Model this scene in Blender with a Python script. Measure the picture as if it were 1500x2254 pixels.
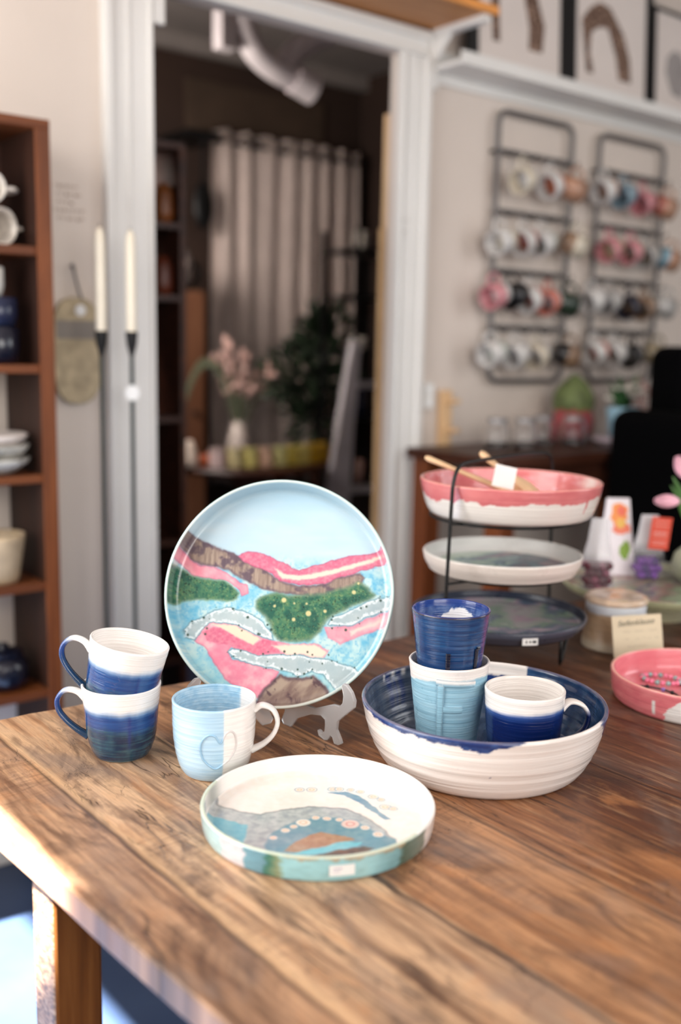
import bpy, math, random
import numpy as np
from mathutils import Vector, Matrix, Euler

for _o in list(bpy.data.objects): bpy.data.objects.remove(_o, do_unlink=True)
scene = bpy.context.scene
COL = scene.collection
PI = math.pi
R = math.radians
random.seed(7)

# ------------------------------------------------------------------ camera
T = 0.76                                            # height of the table top
CAM_Z = 1.25
PITCH, ROLL, YAW = 9.2, -1.15, 51.0
def cam_axes():
    p, r, y = R(PITCH), R(ROLL), R(YAW)
    F = Vector((math.cos(y), math.sin(y), 0)); Rt = Vector((math.sin(y), -math.cos(y), 0)); U = Vector((0, 0, 1))
    F2 = F*math.cos(p) - U*math.sin(p); U2 = U*math.cos(p) + F*math.sin(p)
    R3 = Rt*math.cos(r) - U2*math.sin(r); U3 = U2*math.cos(r) + Rt*math.sin(r)
    return R3, U3, F2
_r, _u, _f = cam_axes()
cam_data = bpy.data.cameras.new('camera'); cam = bpy.data.objects.new('camera', cam_data); COL.objects.link(cam)
cam.matrix_world = Matrix(((_r.x, _u.x, -_f.x, 0), (_r.y, _u.y, -_f.y, 0), (_r.z, _u.z, -_f.z, CAM_Z), (0, 0, 0, 1)))
cam_data.sensor_fit = 'VERTICAL'; cam_data.sensor_height = 36.0; cam_data.lens = 36.0*2250/2254
cam_data.clip_start = 0.02; cam_data.clip_end = 60
cam_data.dof.use_dof = True; cam_data.dof.focus_distance = 1.22; cam_data.dof.aperture_fstop = 1.95
scene.camera = cam

# ------------------------------------------------------------------ world, sun, window light, exposure
scene.view_settings.view_transform = 'Standard'; scene.view_settings.look = 'None'
scene.view_settings.gamma = 1.0; scene.view_settings.use_curve_mapping = False
scene.view_settings.exposure = 0.62
world = bpy.data.worlds.new('daylight'); scene.world = world; world.use_nodes = True
_bg = world.node_tree.nodes['Background']; _bg.inputs[0].default_value = (0.86, 0.93, 1.0, 1); _bg.inputs[1].default_value = 0.24
def area_light(name, loc, target, sx, sy, energy, color):
    d = bpy.data.lights.new(name, 'AREA'); d.shape = 'RECTANGLE'; d.size = sx; d.size_y = sy; d.energy = energy; d.color = color
    o = bpy.data.objects.new(name, d); COL.objects.link(o); o.location = loc
    o.rotation_euler = (Vector(target)-Vector(loc)).to_track_quat('-Z', 'Y').to_euler(); return o
area_light('side_window_light', (-0.70, 1.35, 1.55), (0.6, 1.25, 1.2), 1.5, 1.7, 36, (1.0, 0.97, 0.93))
area_light('shop_window_light', (0.3, -2.2, 1.9), (0.9, 1.2, 0.9), 2.6, 1.8, 56, (1.0, 0.96, 0.92))
area_light('right_window_light', (3.6, -0.6, 1.9), (1.2, 1.2, 0.9), 1.2, 1.5, 16, (0.95, 0.97, 1.0))
_sd = bpy.data.lights.new('sun', 'SUN'); _sd.energy = 72.0; _sd.angle = R(0.9); _sd.color = (1.0, 0.93, 0.84)
sun = bpy.data.objects.new('sun', _sd); COL.objects.link(sun)
sun.rotation_euler = Vector((1.0, -0.10, -1.78)).to_track_quat('-Z', 'Y').to_euler(); sun.location = (-2, 0, 5)

# ------------------------------------------------------------------ helpers: tags
def tag(o, label=None, cat=None, group=None, kind=None):
    if label: o['label'] = label
    if cat: o['category'] = cat
    if group: o['group'] = group
    if kind: o['kind'] = kind
    return o
def thing(name, label, cat, loc=(0, 0, 0), rot=(0, 0, 0), group=None):
    o = bpy.data.objects.new(name, None); COL.objects.link(o); o.empty_display_size = 0.02
    o.location = loc; o.rotation_euler = rot
    return tag(o, label, cat, group)

# ------------------------------------------------------------------ helpers: numpy noise / colour
def s2l(c):
    c = np.asarray(c, float)
    return np.where(c <= 0.04045, c/12.92, ((c+0.055)/1.055)**2.4)
def C(r, g, b): return np.array([r, g, b], float)/255.0
def _h(ix, iy, seed):
    n = (ix.astype(np.int64)*374761393 + iy.astype(np.int64)*668265263 + seed*974711) & 0x7fffffff
    n = ((n ^ (n >> 13))*1274126177) & 0x7fffffff
    return ((n ^ (n >> 16)) & 0xffff)/65535.0
def vn(x, y, seed=0):
    x = np.asarray(x, float); y = np.asarray(y, float)
    ix = np.floor(x); iy = np.floor(y); fx = x-ix; fy = y-iy
    fx = fx*fx*(3-2*fx); fy = fy*fy*(3-2*fy)
    a = _h(ix, iy, seed); b = _h(ix+1, iy, seed); c = _h(ix, iy+1, seed); d = _h(ix+1, iy+1, seed)
    return (a*(1-fx)+b*fx)*(1-fy) + (c*(1-fx)+d*fx)*fy
def fbm(x, y, seed=0, oc=4):
    v = 0; a = 0.5; s = 0
    for i in range(oc):
        v = v + a*vn(x*2**i, y*2**i, seed+i*17); s += a; a *= 0.5
    return v/s
def sstep(a, b, x):
    t = np.clip((x-a)/(b-a), 0, 1); return t*t*(3-2*t)
def mixc(a, b, t):
    t = np.asarray(t)[..., None]; return a*(1-t)+b*t
def sdist(P, poly):
    """signed distance (negative inside) from points Nx2 to polygon"""
    poly = np.asarray(poly, float); n = len(poly)
    d = np.full(len(P), 1e9); ins = np.zeros(len(P), bool)
    for i in range(n):
        a = poly[i]; b = poly[(i+1) % n]; e = b-a; w = P-a
        t = np.clip((w@e)/(e@e+1e-12), 0, 1); q = w-t[:, None]*e
        d = np.minimum(d, np.hypot(q[:, 0], q[:, 1]))
        c = ((a[1] > P[:, 1]) != (b[1] > P[:, 1])) & (P[:, 0] < (b[0]-a[0])*(P[:, 1]-a[1])/(b[1]-a[1]+1e-12)+a[0])
        ins ^= c
    return np.where(ins, -d, d)

# ------------------------------------------------------------------ helpers: materials
class NT:
    def __init__(s, name):
        s.m = bpy.data.materials.new(name); s.m.use_nodes = True; s.t = s.m.node_tree
        s.b = s.t.nodes['Principled BSDF']; s.out = s.t.nodes['Material Output']
    def n(s, ty, **k):
        nd = s.t.nodes.new(ty)
        for a, v in k.items():
            if a == 'i':
                for kk, vv in v.items():
                    if isinstance(vv, bpy.types.NodeSocket): s.t.links.new(vv, nd.inputs[kk])
                    else: nd.inputs[kk].default_value = vv
            else: setattr(nd, a, v)
        return nd
    def math(s, op, a, b=0.0, c=0.0, clamp=False):
        nd = s.t.nodes.new('ShaderNodeMath'); nd.operation = op; nd.use_clamp = clamp
        for i, v in enumerate((a, b, c)):
            if isinstance(v, bpy.types.NodeSocket): s.t.links.new(v, nd.inputs[i])
            else: nd.inputs[i].default_value = v
        return nd.outputs[0]
    def ramp(s, fac, stops, interp='LINEAR'):
        nd = s.t.nodes.new('ShaderNodeValToRGB'); nd.color_ramp.interpolation = interp
        e = nd.color_ramp.elements
        while len(e) < len(stops): e.new(0.5)
        for i, (p, c) in enumerate(stops):
            e[i].position = p
            c = s2l(np.array(c)/255.0) if len(c) == 3 and max(c) > 1.0 else np.array(c)
            e[i].color = (*[float(v) for v in c], 1)
        s.t.links.new(fac, nd.inputs[0]); return nd.outputs[0]
    def noise(s, vec, scale, detail=4, rough=0.55, dist=0.0):
        nd = s.n('ShaderNodeTexNoise', i={'Vector': vec, 'Scale': scale, 'Detail': detail, 'Roughness': rough, 'Distortion': dist})
        return nd.outputs['Fac']
    def map(s, sc=(1, 1, 1), rot=(0, 0, 0), loc=(0, 0, 0), src='Object'):
        tc = s.n('ShaderNodeTexCoord'); mp = s.n('ShaderNodeMapping', i={'Vector': tc.outputs[src], 'Scale': sc, 'Rotation': rot, 'Location': loc})
        return mp.outputs[0]
    def mix(s, fac, a, b, mode='MIX'):
        nd = s.t.nodes.new('ShaderNodeMix'); nd.data_type = 'RGBA'; nd.blend_type = mode
        def put(idx, v):
            if isinstance(v, bpy.types.NodeSocket): s.t.links.new(v, nd.inputs[idx])
            elif isinstance(v, (int, float)): nd.inputs[idx].default_value = v
            else: nd.inputs[idx].default_value = (*[float(q) for q in s2l(np.array(v)/255.0)], 1)
        put(0, fac); put(6, a); put(7, b); return nd.outputs[2]
    def bump(s, h, strength=0.3, dist=0.002):
        nd = s.n('ShaderNodeBump', i={'Height': h, 'Strength': strength, 'Distance': dist}); s.t.links.new(nd.outputs[0], s.b.inputs['Normal']); return nd
    def set(s, **k):
        for a, v in k.items():
            a = a.replace('_', ' ')
            if isinstance(v, bpy.types.NodeSocket): s.t.links.new(v, s.b.inputs[a])
            else: s.b.inputs[a].default_value = v
        return s

_cache = {}
def flat(name, rgb, rough=0.5, metal=0.0, var=0.06, scale=8.0, bump=0.0, spec=0.5, coat=0.0, sheen=0.0):
    key = (name, tuple(rgb), rough, metal)
    if key in _cache: return _cache[key]
    m = NT(name); v = m.map()
    f = m.noise(v, scale, 3)
    a = [max(0, c*(1-var)) for c in rgb]; b = [min(255, c*(1+var)) for c in rgb]
    m.set(Base_Color=m.ramp(f, [(0.3, a), (0.7, b)]), Roughness=rough, Metallic=metal)
    m.b.inputs['Specular IOR Level'].default_value = spec
    m.b.inputs['Coat Weight'].default_value = coat
    if sheen: m.b.inputs['Sheen Weight'].default_value = sheen
    if bump: m.bump(m.noise(v, scale*12, 4), bump, 0.002)
    _cache[key] = m.m; return m.m

def glaze_mat(name, rough=0.16, ring=0.25, coat=0.3, ringscale=420.0, spec=0.5):
    """glazed clay: colour from the painted glaze attribute, throwing rings as relief"""
    m = NT(name)
    at = m.n('ShaderNodeAttribute', attribute_name='glaze')
    v = m.map(sc=(6, 6, ringscale)); rn = m.noise(v, 1.0, 3, 0.6)
    v2 = m.map(); spk = m.noise(v2, 900, 2)
    cl = m.mix(m.ramp(spk, [(0.72, (0.0, 0.0, 0.0)), (0.8, (1.0, 1.0, 1.0))]), at.outputs['Color'], (150, 130, 120))
    cl = m.mix(0.12, at.outputs['Color'], cl)
    m.set(Base_Color=cl, Roughness=m.ramp(m.noise(v2, 30, 3), [(0.3, (rough*0.8,)*3), (0.7, (rough*1.3,)*3)]))
    m.b.inputs['Coat Weight'].default_value = coat; m.b.inputs['Coat Roughness'].default_value = 0.05
    m.b.inputs['Specular IOR Level'].default_value = spec
    m.bump(rn, ring, 0.0015)
    return m.m

def wood_mat(name, cols, axis='Z', scale=1.0, rough=0.5, spec=0.4):
    m = NT(name)
    sc = {'X': (2.0, 26, 26), 'Y': (26, 2.0, 26), 'Z': (26, 26, 2.0)}[axis]
    v = m.map(sc=tuple(q*scale for q in sc))
    n1 = m.noise(v, 1.0, 5, 0.6, 0.6); sc2 = tuple(q*scale*6 for q in sc); n2 = m.noise(m.map(sc=sc2), 1.0, 3)
    f = m.math('ADD', m.math('MULTIPLY', n1, 0.75), m.math('MULTIPLY', n2, 0.25))
    m.set(Base_Color=m.ramp(f, [(0.3, cols[0]), (0.5, cols[1]), (0.7, cols[2])]), Roughness=rough)
    m.b.inputs['Specular IOR Level'].default_value = spec
    m.bump(n2, 0.25, 0.001); return m.m

# ------------------------------------------------------------------ helpers: meshes
class MB:
    def __init__(s): s.v = []; s.f = []; s.c = []
    def add(s, vs, fs, col=None):
        o = len(s.v); s.v += [tuple(v) for v in vs]; s.f += [tuple(i+o for i in f) for f in fs]
        return s
    def box(s, x0, x1, y0, y1, z0, z1):
        return s.add([(x0, y0, z0), (x1, y0, z0), (x1, y1, z0), (x0, y1, z0), (x0, y0, z1), (x1, y0, z1), (x1, y1, z1), (x0, y1, z1)],
                     [(0, 3, 2, 1), (4, 5, 6, 7), (0, 1, 5, 4), (1, 2, 6, 5), (2, 3, 7, 6), (3, 0, 4, 7)])
    def tube(s, pts, rad, n=10, closed=False, cap=True):
        P = [Vector(p) for p in pts]; L = len(P); rr = rad if isinstance(rad, (list, tuple)) else [rad]*L
        vs = []; up = None
        for i in range(L):
            a = P[(i-1) % L] if (closed or i > 0) else P[i]; b = P[(i+1) % L] if (closed or i < L-1) else P[i]
            t = (b-a).normalized()
            if up is None: up = t.orthogonal().normalized()
            up = (up - t*up.dot(t)); up = up.normalized() if up.length > 1e-6 else t.orthogonal().normalized()
            w = t.cross(up)
            for k in range(n):
                an = 2*PI*k/n; vs.append(P[i] + (up*math.cos(an)+w*math.sin(an))*rr[i])
        fs = []
        for i in range(L if closed else L-1):
            j = (i+1) % L
            for k in range(n): fs.append((i*n+k, i*n+(k+1) % n, j*n+(k+1) % n, j*n+k))
        if cap and not closed: fs.append(tuple(range(n-1, -1, -1))); fs.append(tuple((L-1)*n+k for k in range(n)))
        return s.add(vs, fs)
    def lathe(s, prof, n=32, c=(0, 0, 0)):
        vs = []; fs = []; rows = []
        for r, z in prof:
            if r < 1e-6: rows.append([len(vs)]); vs.append((c[0], c[1], c[2]+z))
            else:
                rows.append(list(range(len(vs), len(vs)+n)))
                vs += [(c[0]+r*math.cos(2*PI*k/n), c[1]+r*math.sin(2*PI*k/n), c[2]+z) for k in range(n)]
        for a, b in zip(rows, rows[1:]):
            for k in range(n):
                k2 = (k+1) % n
                if len(a) == 1 and len(b) == 1: continue
                if len(a) == 1: fs.append((a[0], b[k2], b[k]))
                elif len(b) == 1: fs.append((a[k], a[k2], b[0]))
                else: fs.append((a[k], a[k2], b[k2], b[k]))
        return s.add(vs, fs)
    def sphere(s, c, r, n=12, sc=(1, 1, 1)):
        m = max(6, n//2+2); o = len(s.v)
        s.lathe([(r*math.sin(PI*i/m), -r*math.cos(PI*i/m)) for i in range(m+1)], n)
        for i in range(o, len(s.v)):
            v = s.v[i]; s.v[i] = (v[0]*sc[0]+c[0], v[1]*sc[1]+c[1], v[2]*sc[2]+c[2])
        return s
    def prism(s, poly, to3d, thick_vec):
        """extrude a 2D outline; to3d maps (a,b)->Vector"""
        n = len(poly); a = [Vector(to3d(*p)) for p in poly]; tv = Vector(thick_vec)
        return s.add([q-tv/2 for q in a]+[q+tv/2 for q in a], [tuple(range(n-1, -1, -1)), tuple(range(n, 2*n))]+[(i, (i+1) % n, n+(i+1) % n, n+i) for i in range(n)])
    def build(s, name, mat, parent=None, smooth=False, bevel=0.0, loc=None, rot=None, seg=2, angle=35):
        me = bpy.data.meshes.new(name); me.from_pydata(s.v, [], s.f); me.update()
        for m in (mat if isinstance(mat, (list, tuple)) else [mat]): me.materials.append(m)
        o = bpy.data.objects.new(name, me); COL.objects.link(o)
        if parent: o.parent = parent
        if loc is not None: o.location = loc
        if rot is not None: o.rotation_euler = rot
        if smooth:
            for p in me.polygons: p.use_smooth = True
            if angle < 180:
                try: me.set_sharp_from_angle(angle=R(angle))
                except Exception: pass
        if bevel:
            b = o.modifiers.new('bevel', 'BEVEL'); b.width = bevel; b.segments = seg; b.limit_method = 'ANGLE'; b.angle_limit = R(40)
        import bmesh
        bm = bmesh.new(); bm.from_mesh(me); bmesh.ops.recalc_face_normals(bm, faces=bm.faces); bm.to_mesh(me); bm.free()
        return o
def struct(o): o['kind'] = 'structure'; return o

def chaikin(p, it=2):
    p = [np.array(q, float) for q in p]
    for _ in range(it):
        q = [p[0]]
        for a, b in zip(p, p[1:]): q += [a*0.75+b*0.25, a*0.25+b*0.75]
        q.append(p[-1]); p = q
    return p
def resample(p, ds):
    p = np.array(p); d = np.r_[0, np.cumsum(np.hypot(*np.diff(p, axis=0).T))]
    n = max(2, int(d[-1]/ds)); t = np.linspace(0, d[-1], n)
    return np.c_[np.interp(t, d, p[:, 0]), np.interp(t, d, p[:, 1])]
def spline(pts, n=8, closed=False):
    P = [Vector(p) for p in pts]; L = len(P); out = []
    for i in range(L if closed else L-1):
        p0 = P[(i-1) % L] if closed or i > 0 else P[i]; p1 = P[i]; p2 = P[(i+1) % L]; p3 = P[(i+2) % L] if closed or i < L-2 else p2
        for k in range(n):
            t = k/n; out.append(0.5*((2*p1)+(p2-p0)*t+(2*p0-5*p1+4*p2-p3)*t*t+(3*p1-p0-3*p2+p3)*t**3))
    if not closed: out.append(P[-1])
    return out

def set_glaze(me, cols):
    a = me.color_attributes.new('glaze', 'FLOAT_COLOR', 'POINT')
    d = np.ones((len(cols), 4), np.float32); d[:, :3] = s2l(np.clip(cols, 0, 1)); a.data.foreach_set('color', d.ravel())

def vessel(name, outer, wall, floor, paint, mat, parent=None, loc=None, rot=None, ds=0.0016, seg=200, ridge=0.0003, seed=1, rigid=False):
    """thrown pot: outer profile [(r,z)...] from the edge of the foot to the rim; inner wall follows"""
    h = outer[-1][1]; R0 = outer[0][0]
    oz = resample(outer if rigid else chaikin([(0, 0)]+list(outer), 2), ds) if not rigid else resample([(0, 0)]+list(outer), ds)
    zz = np.array([q[1] for q in oz]); rr = np.array([q[0] for q in oz])
    def r_at(z):
        m = rr > R0*0.9; return np.interp(z, zz[m], rr[m])
    rt = rr[-1]
    rim = [(rt-wall*0.15, h+wall*0.28), (rt-wall*0.5, h+wall*0.42), (rt-wall*0.85, h+wall*0.28)]
    zi = np.linspace(h, floor+wall*1.2, 24); inner = [(float(r_at(z))-wall, z) for z in zi]
    last = inner[-1]
    inner += [(last[0]-wall*0.5, floor+wall*0.45), (last[0]-wall*1.6, floor), (0, floor)]
    inn = resample(inner, ds)
    prof = np.vstack([oz, rim, inn]); flag = np.r_[np.zeros(len(oz)), np.full(3, 0.5), np.ones(len(inn))]
    s = np.arange(len(prof)); rg = (fbm(s*0.45, s*0, seed, 3)-0.5)*2*ridge
    steep = np.abs(np.gradient(prof[:, 1]))/(np.abs(np.gradient(prof[:, 1]))+np.abs(np.gradient(prof[:, 0]))+1e-9)
    prof[:, 0] = np.where(prof[:, 0] > 1e-4, prof[:, 0]+rg*steep, 0)
    prof[0, 0] = 0; prof[-1, 0] = 0
    mb = MB(); mb.lathe([tuple(q) for q in prof], seg)
    o = mb.build(name, mat, parent, smooth=True, loc=loc, rot=rot, angle=180)
    V = np.array(mb.v); fl = np.concatenate([[f] if prof[i, 0] < 1e-6 else [f]*seg for i, f in enumerate(flag)])
    az = np.degrees(np.arctan2(V[:, 1], V[:, 0])) % 360
    set_glaze(o.data, paint(az, np.hypot(V[:, 0], V[:, 1]), V[:, 2], fl, V[:, 0], V[:, 1]))
    return o

def strap_handle(name, path, az, width, thick, paint, mat, parent, n=12):
    """pulled clay handle: path of (radial, z), flattened section"""
    pts = spline([(p[0], 0, p[1]) for p in path], 7)
    pts = [(p.x, p.z) for p in pts]; L = len(pts); vs = []; ca, sa = math.cos(R(az)), math.sin(R(az))
    for i, (x, z) in enumerate(pts):
        a = pts[max(0, i-1)]; b = pts[min(L-1, i+1)]; t = np.array([b[0]-a[0], b[1]-a[1]]); t /= np.linalg.norm(t); nn = (-t[1], t[0])
        e = abs(i/(L-1)-0.5)*2; w = width*(0.9+0.35*e**4); th = thick*(0.95+0.45*e**3)
        for k in range(n):
            an = 2*PI*k/n; q = math.copysign(abs(math.cos(an))**0.8, math.cos(an))*w/2; u = math.sin(an)*th/2
            X = x+nn[0]*u; Z = z+nn[1]*u; vs.append((X*ca-q*sa, X*sa+q*ca, Z))
    fs = [(i*n+k, i*n+(k+1) % n, (i+1)*n+(k+1) % n, (i+1)*n+k) for i in range(L-1) for k in range(n)]
    fs += [tuple(range(n)), tuple((L-1)*n+k for k in range(n))]
    mb = MB().add(vs, fs); o = mb.build(name, mat, parent, smooth=True, angle=180)
    V = np.array(vs); set_glaze(o.data, paint(np.repeat(np.arange(L)/(L-1), n), V[:, 2])); return o

def text_mesh(name, body, size, mat, parent=None, matrix=None, shear=0.0, depth=0.0003, loc=None, rot=None):
    cu = bpy.data.curves.new(name, 'FONT'); cu.body = body; cu.size = size; cu.shear = shear; cu.extrude = depth; cu.align_x = 'CENTER'; cu.align_y = 'CENTER'
    t = bpy.data.objects.new(name+'_src', cu); COL.objects.link(t); bpy.context.view_layer.update()
    me = bpy.data.meshes.new_from_object(t.evaluated_get(bpy.context.evaluated_depsgraph_get()))
    bpy.data.objects.remove(t, do_unlink=True)
    o = bpy.data.objects.new(name, me); COL.objects.link(o); me.materials.clear(); me.materials.append(mat)
    if parent: o.parent = parent
    if matrix is not None: o.matrix_local = matrix
    if loc is not None: o.location = loc
    if rot is not None: o.rotation_euler = rot
    return o

# ================================================================== MATERIALS
M_wall = flat('warm_white_plaster', (212, 200, 190), 0.85, var=0.02, scale=2.5, bump=0.05)
M_trimw = flat('white_gloss_paint', (222, 220, 216), 0.45, var=0.015, scale=3)
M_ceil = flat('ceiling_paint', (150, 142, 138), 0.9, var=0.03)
M_brownwall = flat('dark_brown_wall_paint', (60, 43, 35), 0.85, var=0.08, scale=2)
M_black = flat('black_iron', (18, 18, 19), 0.45, 0.3, var=0.1)
M_rail = flat('dark_grey_steel', (98, 94, 93), 0.45, 0.2, var=0.05)
M_pole = flat('dark_green_grey_steel', (38, 50, 50), 0.5, 0.3)
M_wax = flat('cream_wax', (234, 224, 204), 0.45, var=0.02)
M_paper = flat('white_paper', (238, 238, 236), 0.8, var=0.01)
M_ink = flat('grey_ink', (70, 72, 70), 0.9)
M_pale_ink = flat('pale_ink', (185, 176, 158), 0.9)
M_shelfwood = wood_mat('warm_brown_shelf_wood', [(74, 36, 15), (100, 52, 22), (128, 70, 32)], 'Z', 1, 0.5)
M_shelfshade = wood_mat('shaded_shelf_side', [(30, 14, 8), (44, 21, 11), (62, 32, 17)], 'Z', 1, 0.6)  # shelf wood darkened to carry the shade inside the bays
M_shelfwood_x = wood_mat('warm_brown_shelf_board', [(70, 34, 14), (98, 50, 20), (124, 68, 30)], 'X', 1, 0.5)
M_pine = wood_mat('pale_pine', [(196, 156, 112), (214, 178, 136), (228, 196, 156)], 'Z', 1, 0.55)
M_darkwood = wood_mat('dark_brown_wood', [(40, 20, 12), (60, 30, 18), (82, 44, 26)], 'X', 1, 0.45)
M_glaze = glaze_mat('glossy_glaze', 0.14, 0.55, 0.4)
M_glaze_plate = glaze_mat('plate_glaze', 0.2, 0.02, 0.4)
M_glaze_soft = glaze_mat('satin_glaze', 0.3, 0.6, 0.15)

def tabletop_mat():
    m = NT('reclaimed_plank_tabletop')
    co = m.n('ShaderNodeTexCoord').outputs['Object']; sp = m.n('ShaderNodeSeparateXYZ', i={0: co}).outputs
    wob = m.noise(m.map(sc=(3, 5, 1)), 1.0, 3)
    X = m.math('ADD', sp[0], m.math('MULTIPLY_ADD', wob, 0.016, -0.008))
    x0, x1 = 0.30, 2.3
    fx = m.math('DIVIDE', m.math('SUBTRACT', X, x0), x1-x0)
    edges = [0.30, 0.435, 0.592, 0.755, 0.86, 0.975, 1.13, 1.29, 1.46, 1.62, 1.8, 2.0]
    tones = [(186, 146, 114), (210, 172, 136), (180, 132, 94), (148, 98, 62), (92, 52, 30), (116, 68, 42), (100, 56, 34), (84, 46, 28), (94, 52, 32), (78, 42, 26), (100, 58, 36), (90, 50, 30)]
    base = m.ramp(fx, [((e-x0)/(x1-x0), t) for e, t in zip(edges, tones)], 'CONSTANT')
    seed = m.ramp(fx, [((e-x0)/(x1-x0), (v, v, v)) for e, v in zip(edges, [.1, .8, .35, .6, .9, .2, .7, .45, .05, .55, .3, .75])], 'CONSTANT')
    off = m.math('MULTIPLY', seed, 37.0)
    def vec(sx, sy, k=1.0):
        cb = m.n('ShaderNodeCombineXYZ', i={0: m.math('MULTIPLY', sp[0], sx), 1: m.math('MULTIPLY_ADD', sp[1], sy, 0.0), 2: m.math('MULTIPLY', off, k)}); return cb.outputs[0]
    g1 = m.noise(vec(38, 3.2), 1.0, 6, 0.62, 0.9)
    g2 = m.noise(vec(150, 9), 1.0, 5, 0.6, 0.3)
    bl = m.noise(vec(15, 5.0, 2.0), 1.0, 6, 0.62, 1.8)
    fine = m.noise(vec(520, 30), 1.0, 3)
    c = m.mix(m.ramp(g1, [(0.44, (0., 0., 0.)), (0.66, (1., 1., 1.))]), base, (90, 48, 28))
    c = m.mix(0.75, base, c)
    c = m.mix(m.math('MULTIPLY', m.ramp(g2, [(0.46, (0., 0., 0.)), (0.7, (1., 1., 1.))]), 0.5), c, (70, 40, 26))
    c = m.mix(m.math('MULTIPLY', m.ramp(g2, [(0.28, (1., 1., 1.)), (0.45, (0., 0., 0.))]), 0.42), c, (222, 178, 132))
    c = m.mix(m.math('MULTIPLY', m.ramp(bl, [(0.5, (0., 0., 0.)), (0.66, (1., 1., 1.))]), 0.74), c, (58, 34, 26))
    c = m.mix(m.math('MULTIPLY', m.ramp(bl, [(0.3, (1., 1., 1.)), (0.45, (0., 0., 0.))]), 0.4), c, (206, 140, 86))
    grey = m.noise(vec(9, 5, 3.0), 1.0, 4, 0.6, 0.6)
    c = m.mix(m.math('MULTIPLY', m.ramp(grey, [(0.52, (0., 0., 0.)), (0.66, (1., 1., 1.))]), 0.5), c, (128, 112, 104))
    # cross-cut saw marks in patches
    saw = m.n('ShaderNodeTexNoise', i={'Vector': vec(14, 110), 'Scale': 1.0, 'Detail': 5.0, 'Distortion': 1.4}).outputs['Fac']
    sm = m.ramp(m.noise(vec(6, 3, 5.0), 1.0, 2), [(0.54, (0., 0., 0.)), (0.66, (1., 1., 1.))])
    c = m.mix(m.math('MULTIPLY', m.math('MULTIPLY', m.ramp(saw, [(0.5, (0., 0., 0.)), (0.62, (1., 1., 1.))]), sm), 0.34), c, (74, 46, 34))
    # cracks: level lines of a stretched noise
    def crack(sx, sy, w, k, lvl):
        n = m.noise(vec(sx, sy, k), 1.0, 5, 0.55, 0.3)
        d = m.math('ABSOLUTE', m.math('SUBTRACT', n, lvl)); l = m.ramp(d, [(0.0, (1., 1., 1.)), (w, (0., 0., 0.))])
        msk = m.ramp(m.noise(vec(5, 4, k+3), 1.0, 2), [(0.5, (0., 0., 0.)), (0.6, (1., 1., 1.))]); return m.math('MULTIPLY', l, msk)
    cr = m.math('MAXIMUM', crack(13, 1.3, 0.006, 1.3, 0.5), crack(16, 1.8, 0.005, 4.1, 0.42))
    crs = m.math('MAXIMUM', cr, m.math('MULTIPLY', crack(26, 12, 0.008, 6.3, 0.5), 0.7))
    c = m.mix(m.math('MULTIPLY', crs, 0.85), c, (40, 22, 16))
    # joints between planks
    j = None
    for e in edges[1:]:
        d = m.ramp(m.math('ABSOLUTE', m.math('SUBTRACT', X, e)), [(0.0, (1., 1., 1.)), (0.0016, (0., 0., 0.))])
        j = d if j is None else m.math('MAXIMUM', j, d)
    j = m.math('MULTIPLY', j, 0.8)
    c = m.mix(j, c, (48, 26, 18))
    lp = m.ramp(m.math('ABSOLUTE', m.math('SUBTRACT', X, 0.441)), [(0.0, (1., 1., 1.)), (0.007, (0., 0., 0.))])
    c = m.mix(m.math('MULTIPLY', lp, 0.5), c, (226, 186, 142))
    c = m.mix(m.math('MULTIPLY', m.ramp(fine, [(0.5, (0., 0., 0.)), (0.75, (1., 1., 1.))]), 0.3), c, (60, 36, 26))
    m.set(Base_Color=c, Roughness=m.ramp(m.noise(vec(14, 8), 1.0, 4), [(0.3, (0.28,)*3), (0.7, (0.46,)*3)]))
    m.b.inputs['Specular IOR Level'].default_value = 0.45
    hgt = m.math('SUBTRACT', m.math('ADD', m.math('MULTIPLY', g2, 0.5), m.math('MULTIPLY', fine, 0.3)), m.math('ADD', m.math('MULTIPLY', crs, 1.2), j))
    hgt = m.math('ADD', hgt, m.math('MULTIPLY', m.math('MULTIPLY', saw, sm), 0.4))
    m.bump(hgt, 0.45, 0.0012)
    return m.m
M_table = tabletop_mat()
def leg_mat():
    m = NT('golden_brown_table_leg'); n1 = m.noise(m.map(sc=(30, 30, 2.6)), 1.0, 5, 0.6, 0.8); n2 = m.noise(m.map(sc=(160, 160, 10)), 1.0, 3)
    c = m.ramp(m.math('ADD', m.math('MULTIPLY', n1, 0.75), m.math('MULTIPLY', n2, 0.25)), [(0.3, (92, 52, 22)), (0.5, (136, 82, 36)), (0.7, (170, 112, 58))])
    saw = m.noise(m.map(sc=(2, 110, 260), rot=(R(38), 0, 0)), 1.0, 3, 0.6, 0.4); rough = m.ramp(saw, [(0.38, (74, 56, 46)), (0.5, (124, 92, 66)), (0.66, (160, 136, 116))])
    g = m.n('ShaderNodeNewGeometry'); nx = m.n('ShaderNodeSeparateXYZ', i={0: g.outputs['True Normal']}).outputs[0]
    c = m.mix(m.math('GREATER_THAN', m.math('ABSOLUTE', nx), 0.6), c, rough); m.set(Base_Color=c, Roughness=0.45); m.bump(saw, 0.2, 0.001); return m.m
M_leg = leg_mat()

# ================================================================== SETTING
def floor_mat():
    m = NT('blue_grey_floor'); v = m.map()
    m.set(Base_Color=m.ramp(m.noise(v, 3, 4), [(0.3, (34, 50, 78)), (0.7, (48, 64, 92))]), Roughness=0.45); return m.m
struct(MB().box(-0.9, 6.2, -4, 6.0, -0.05, 0).build('floor', floor_mat()))
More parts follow.
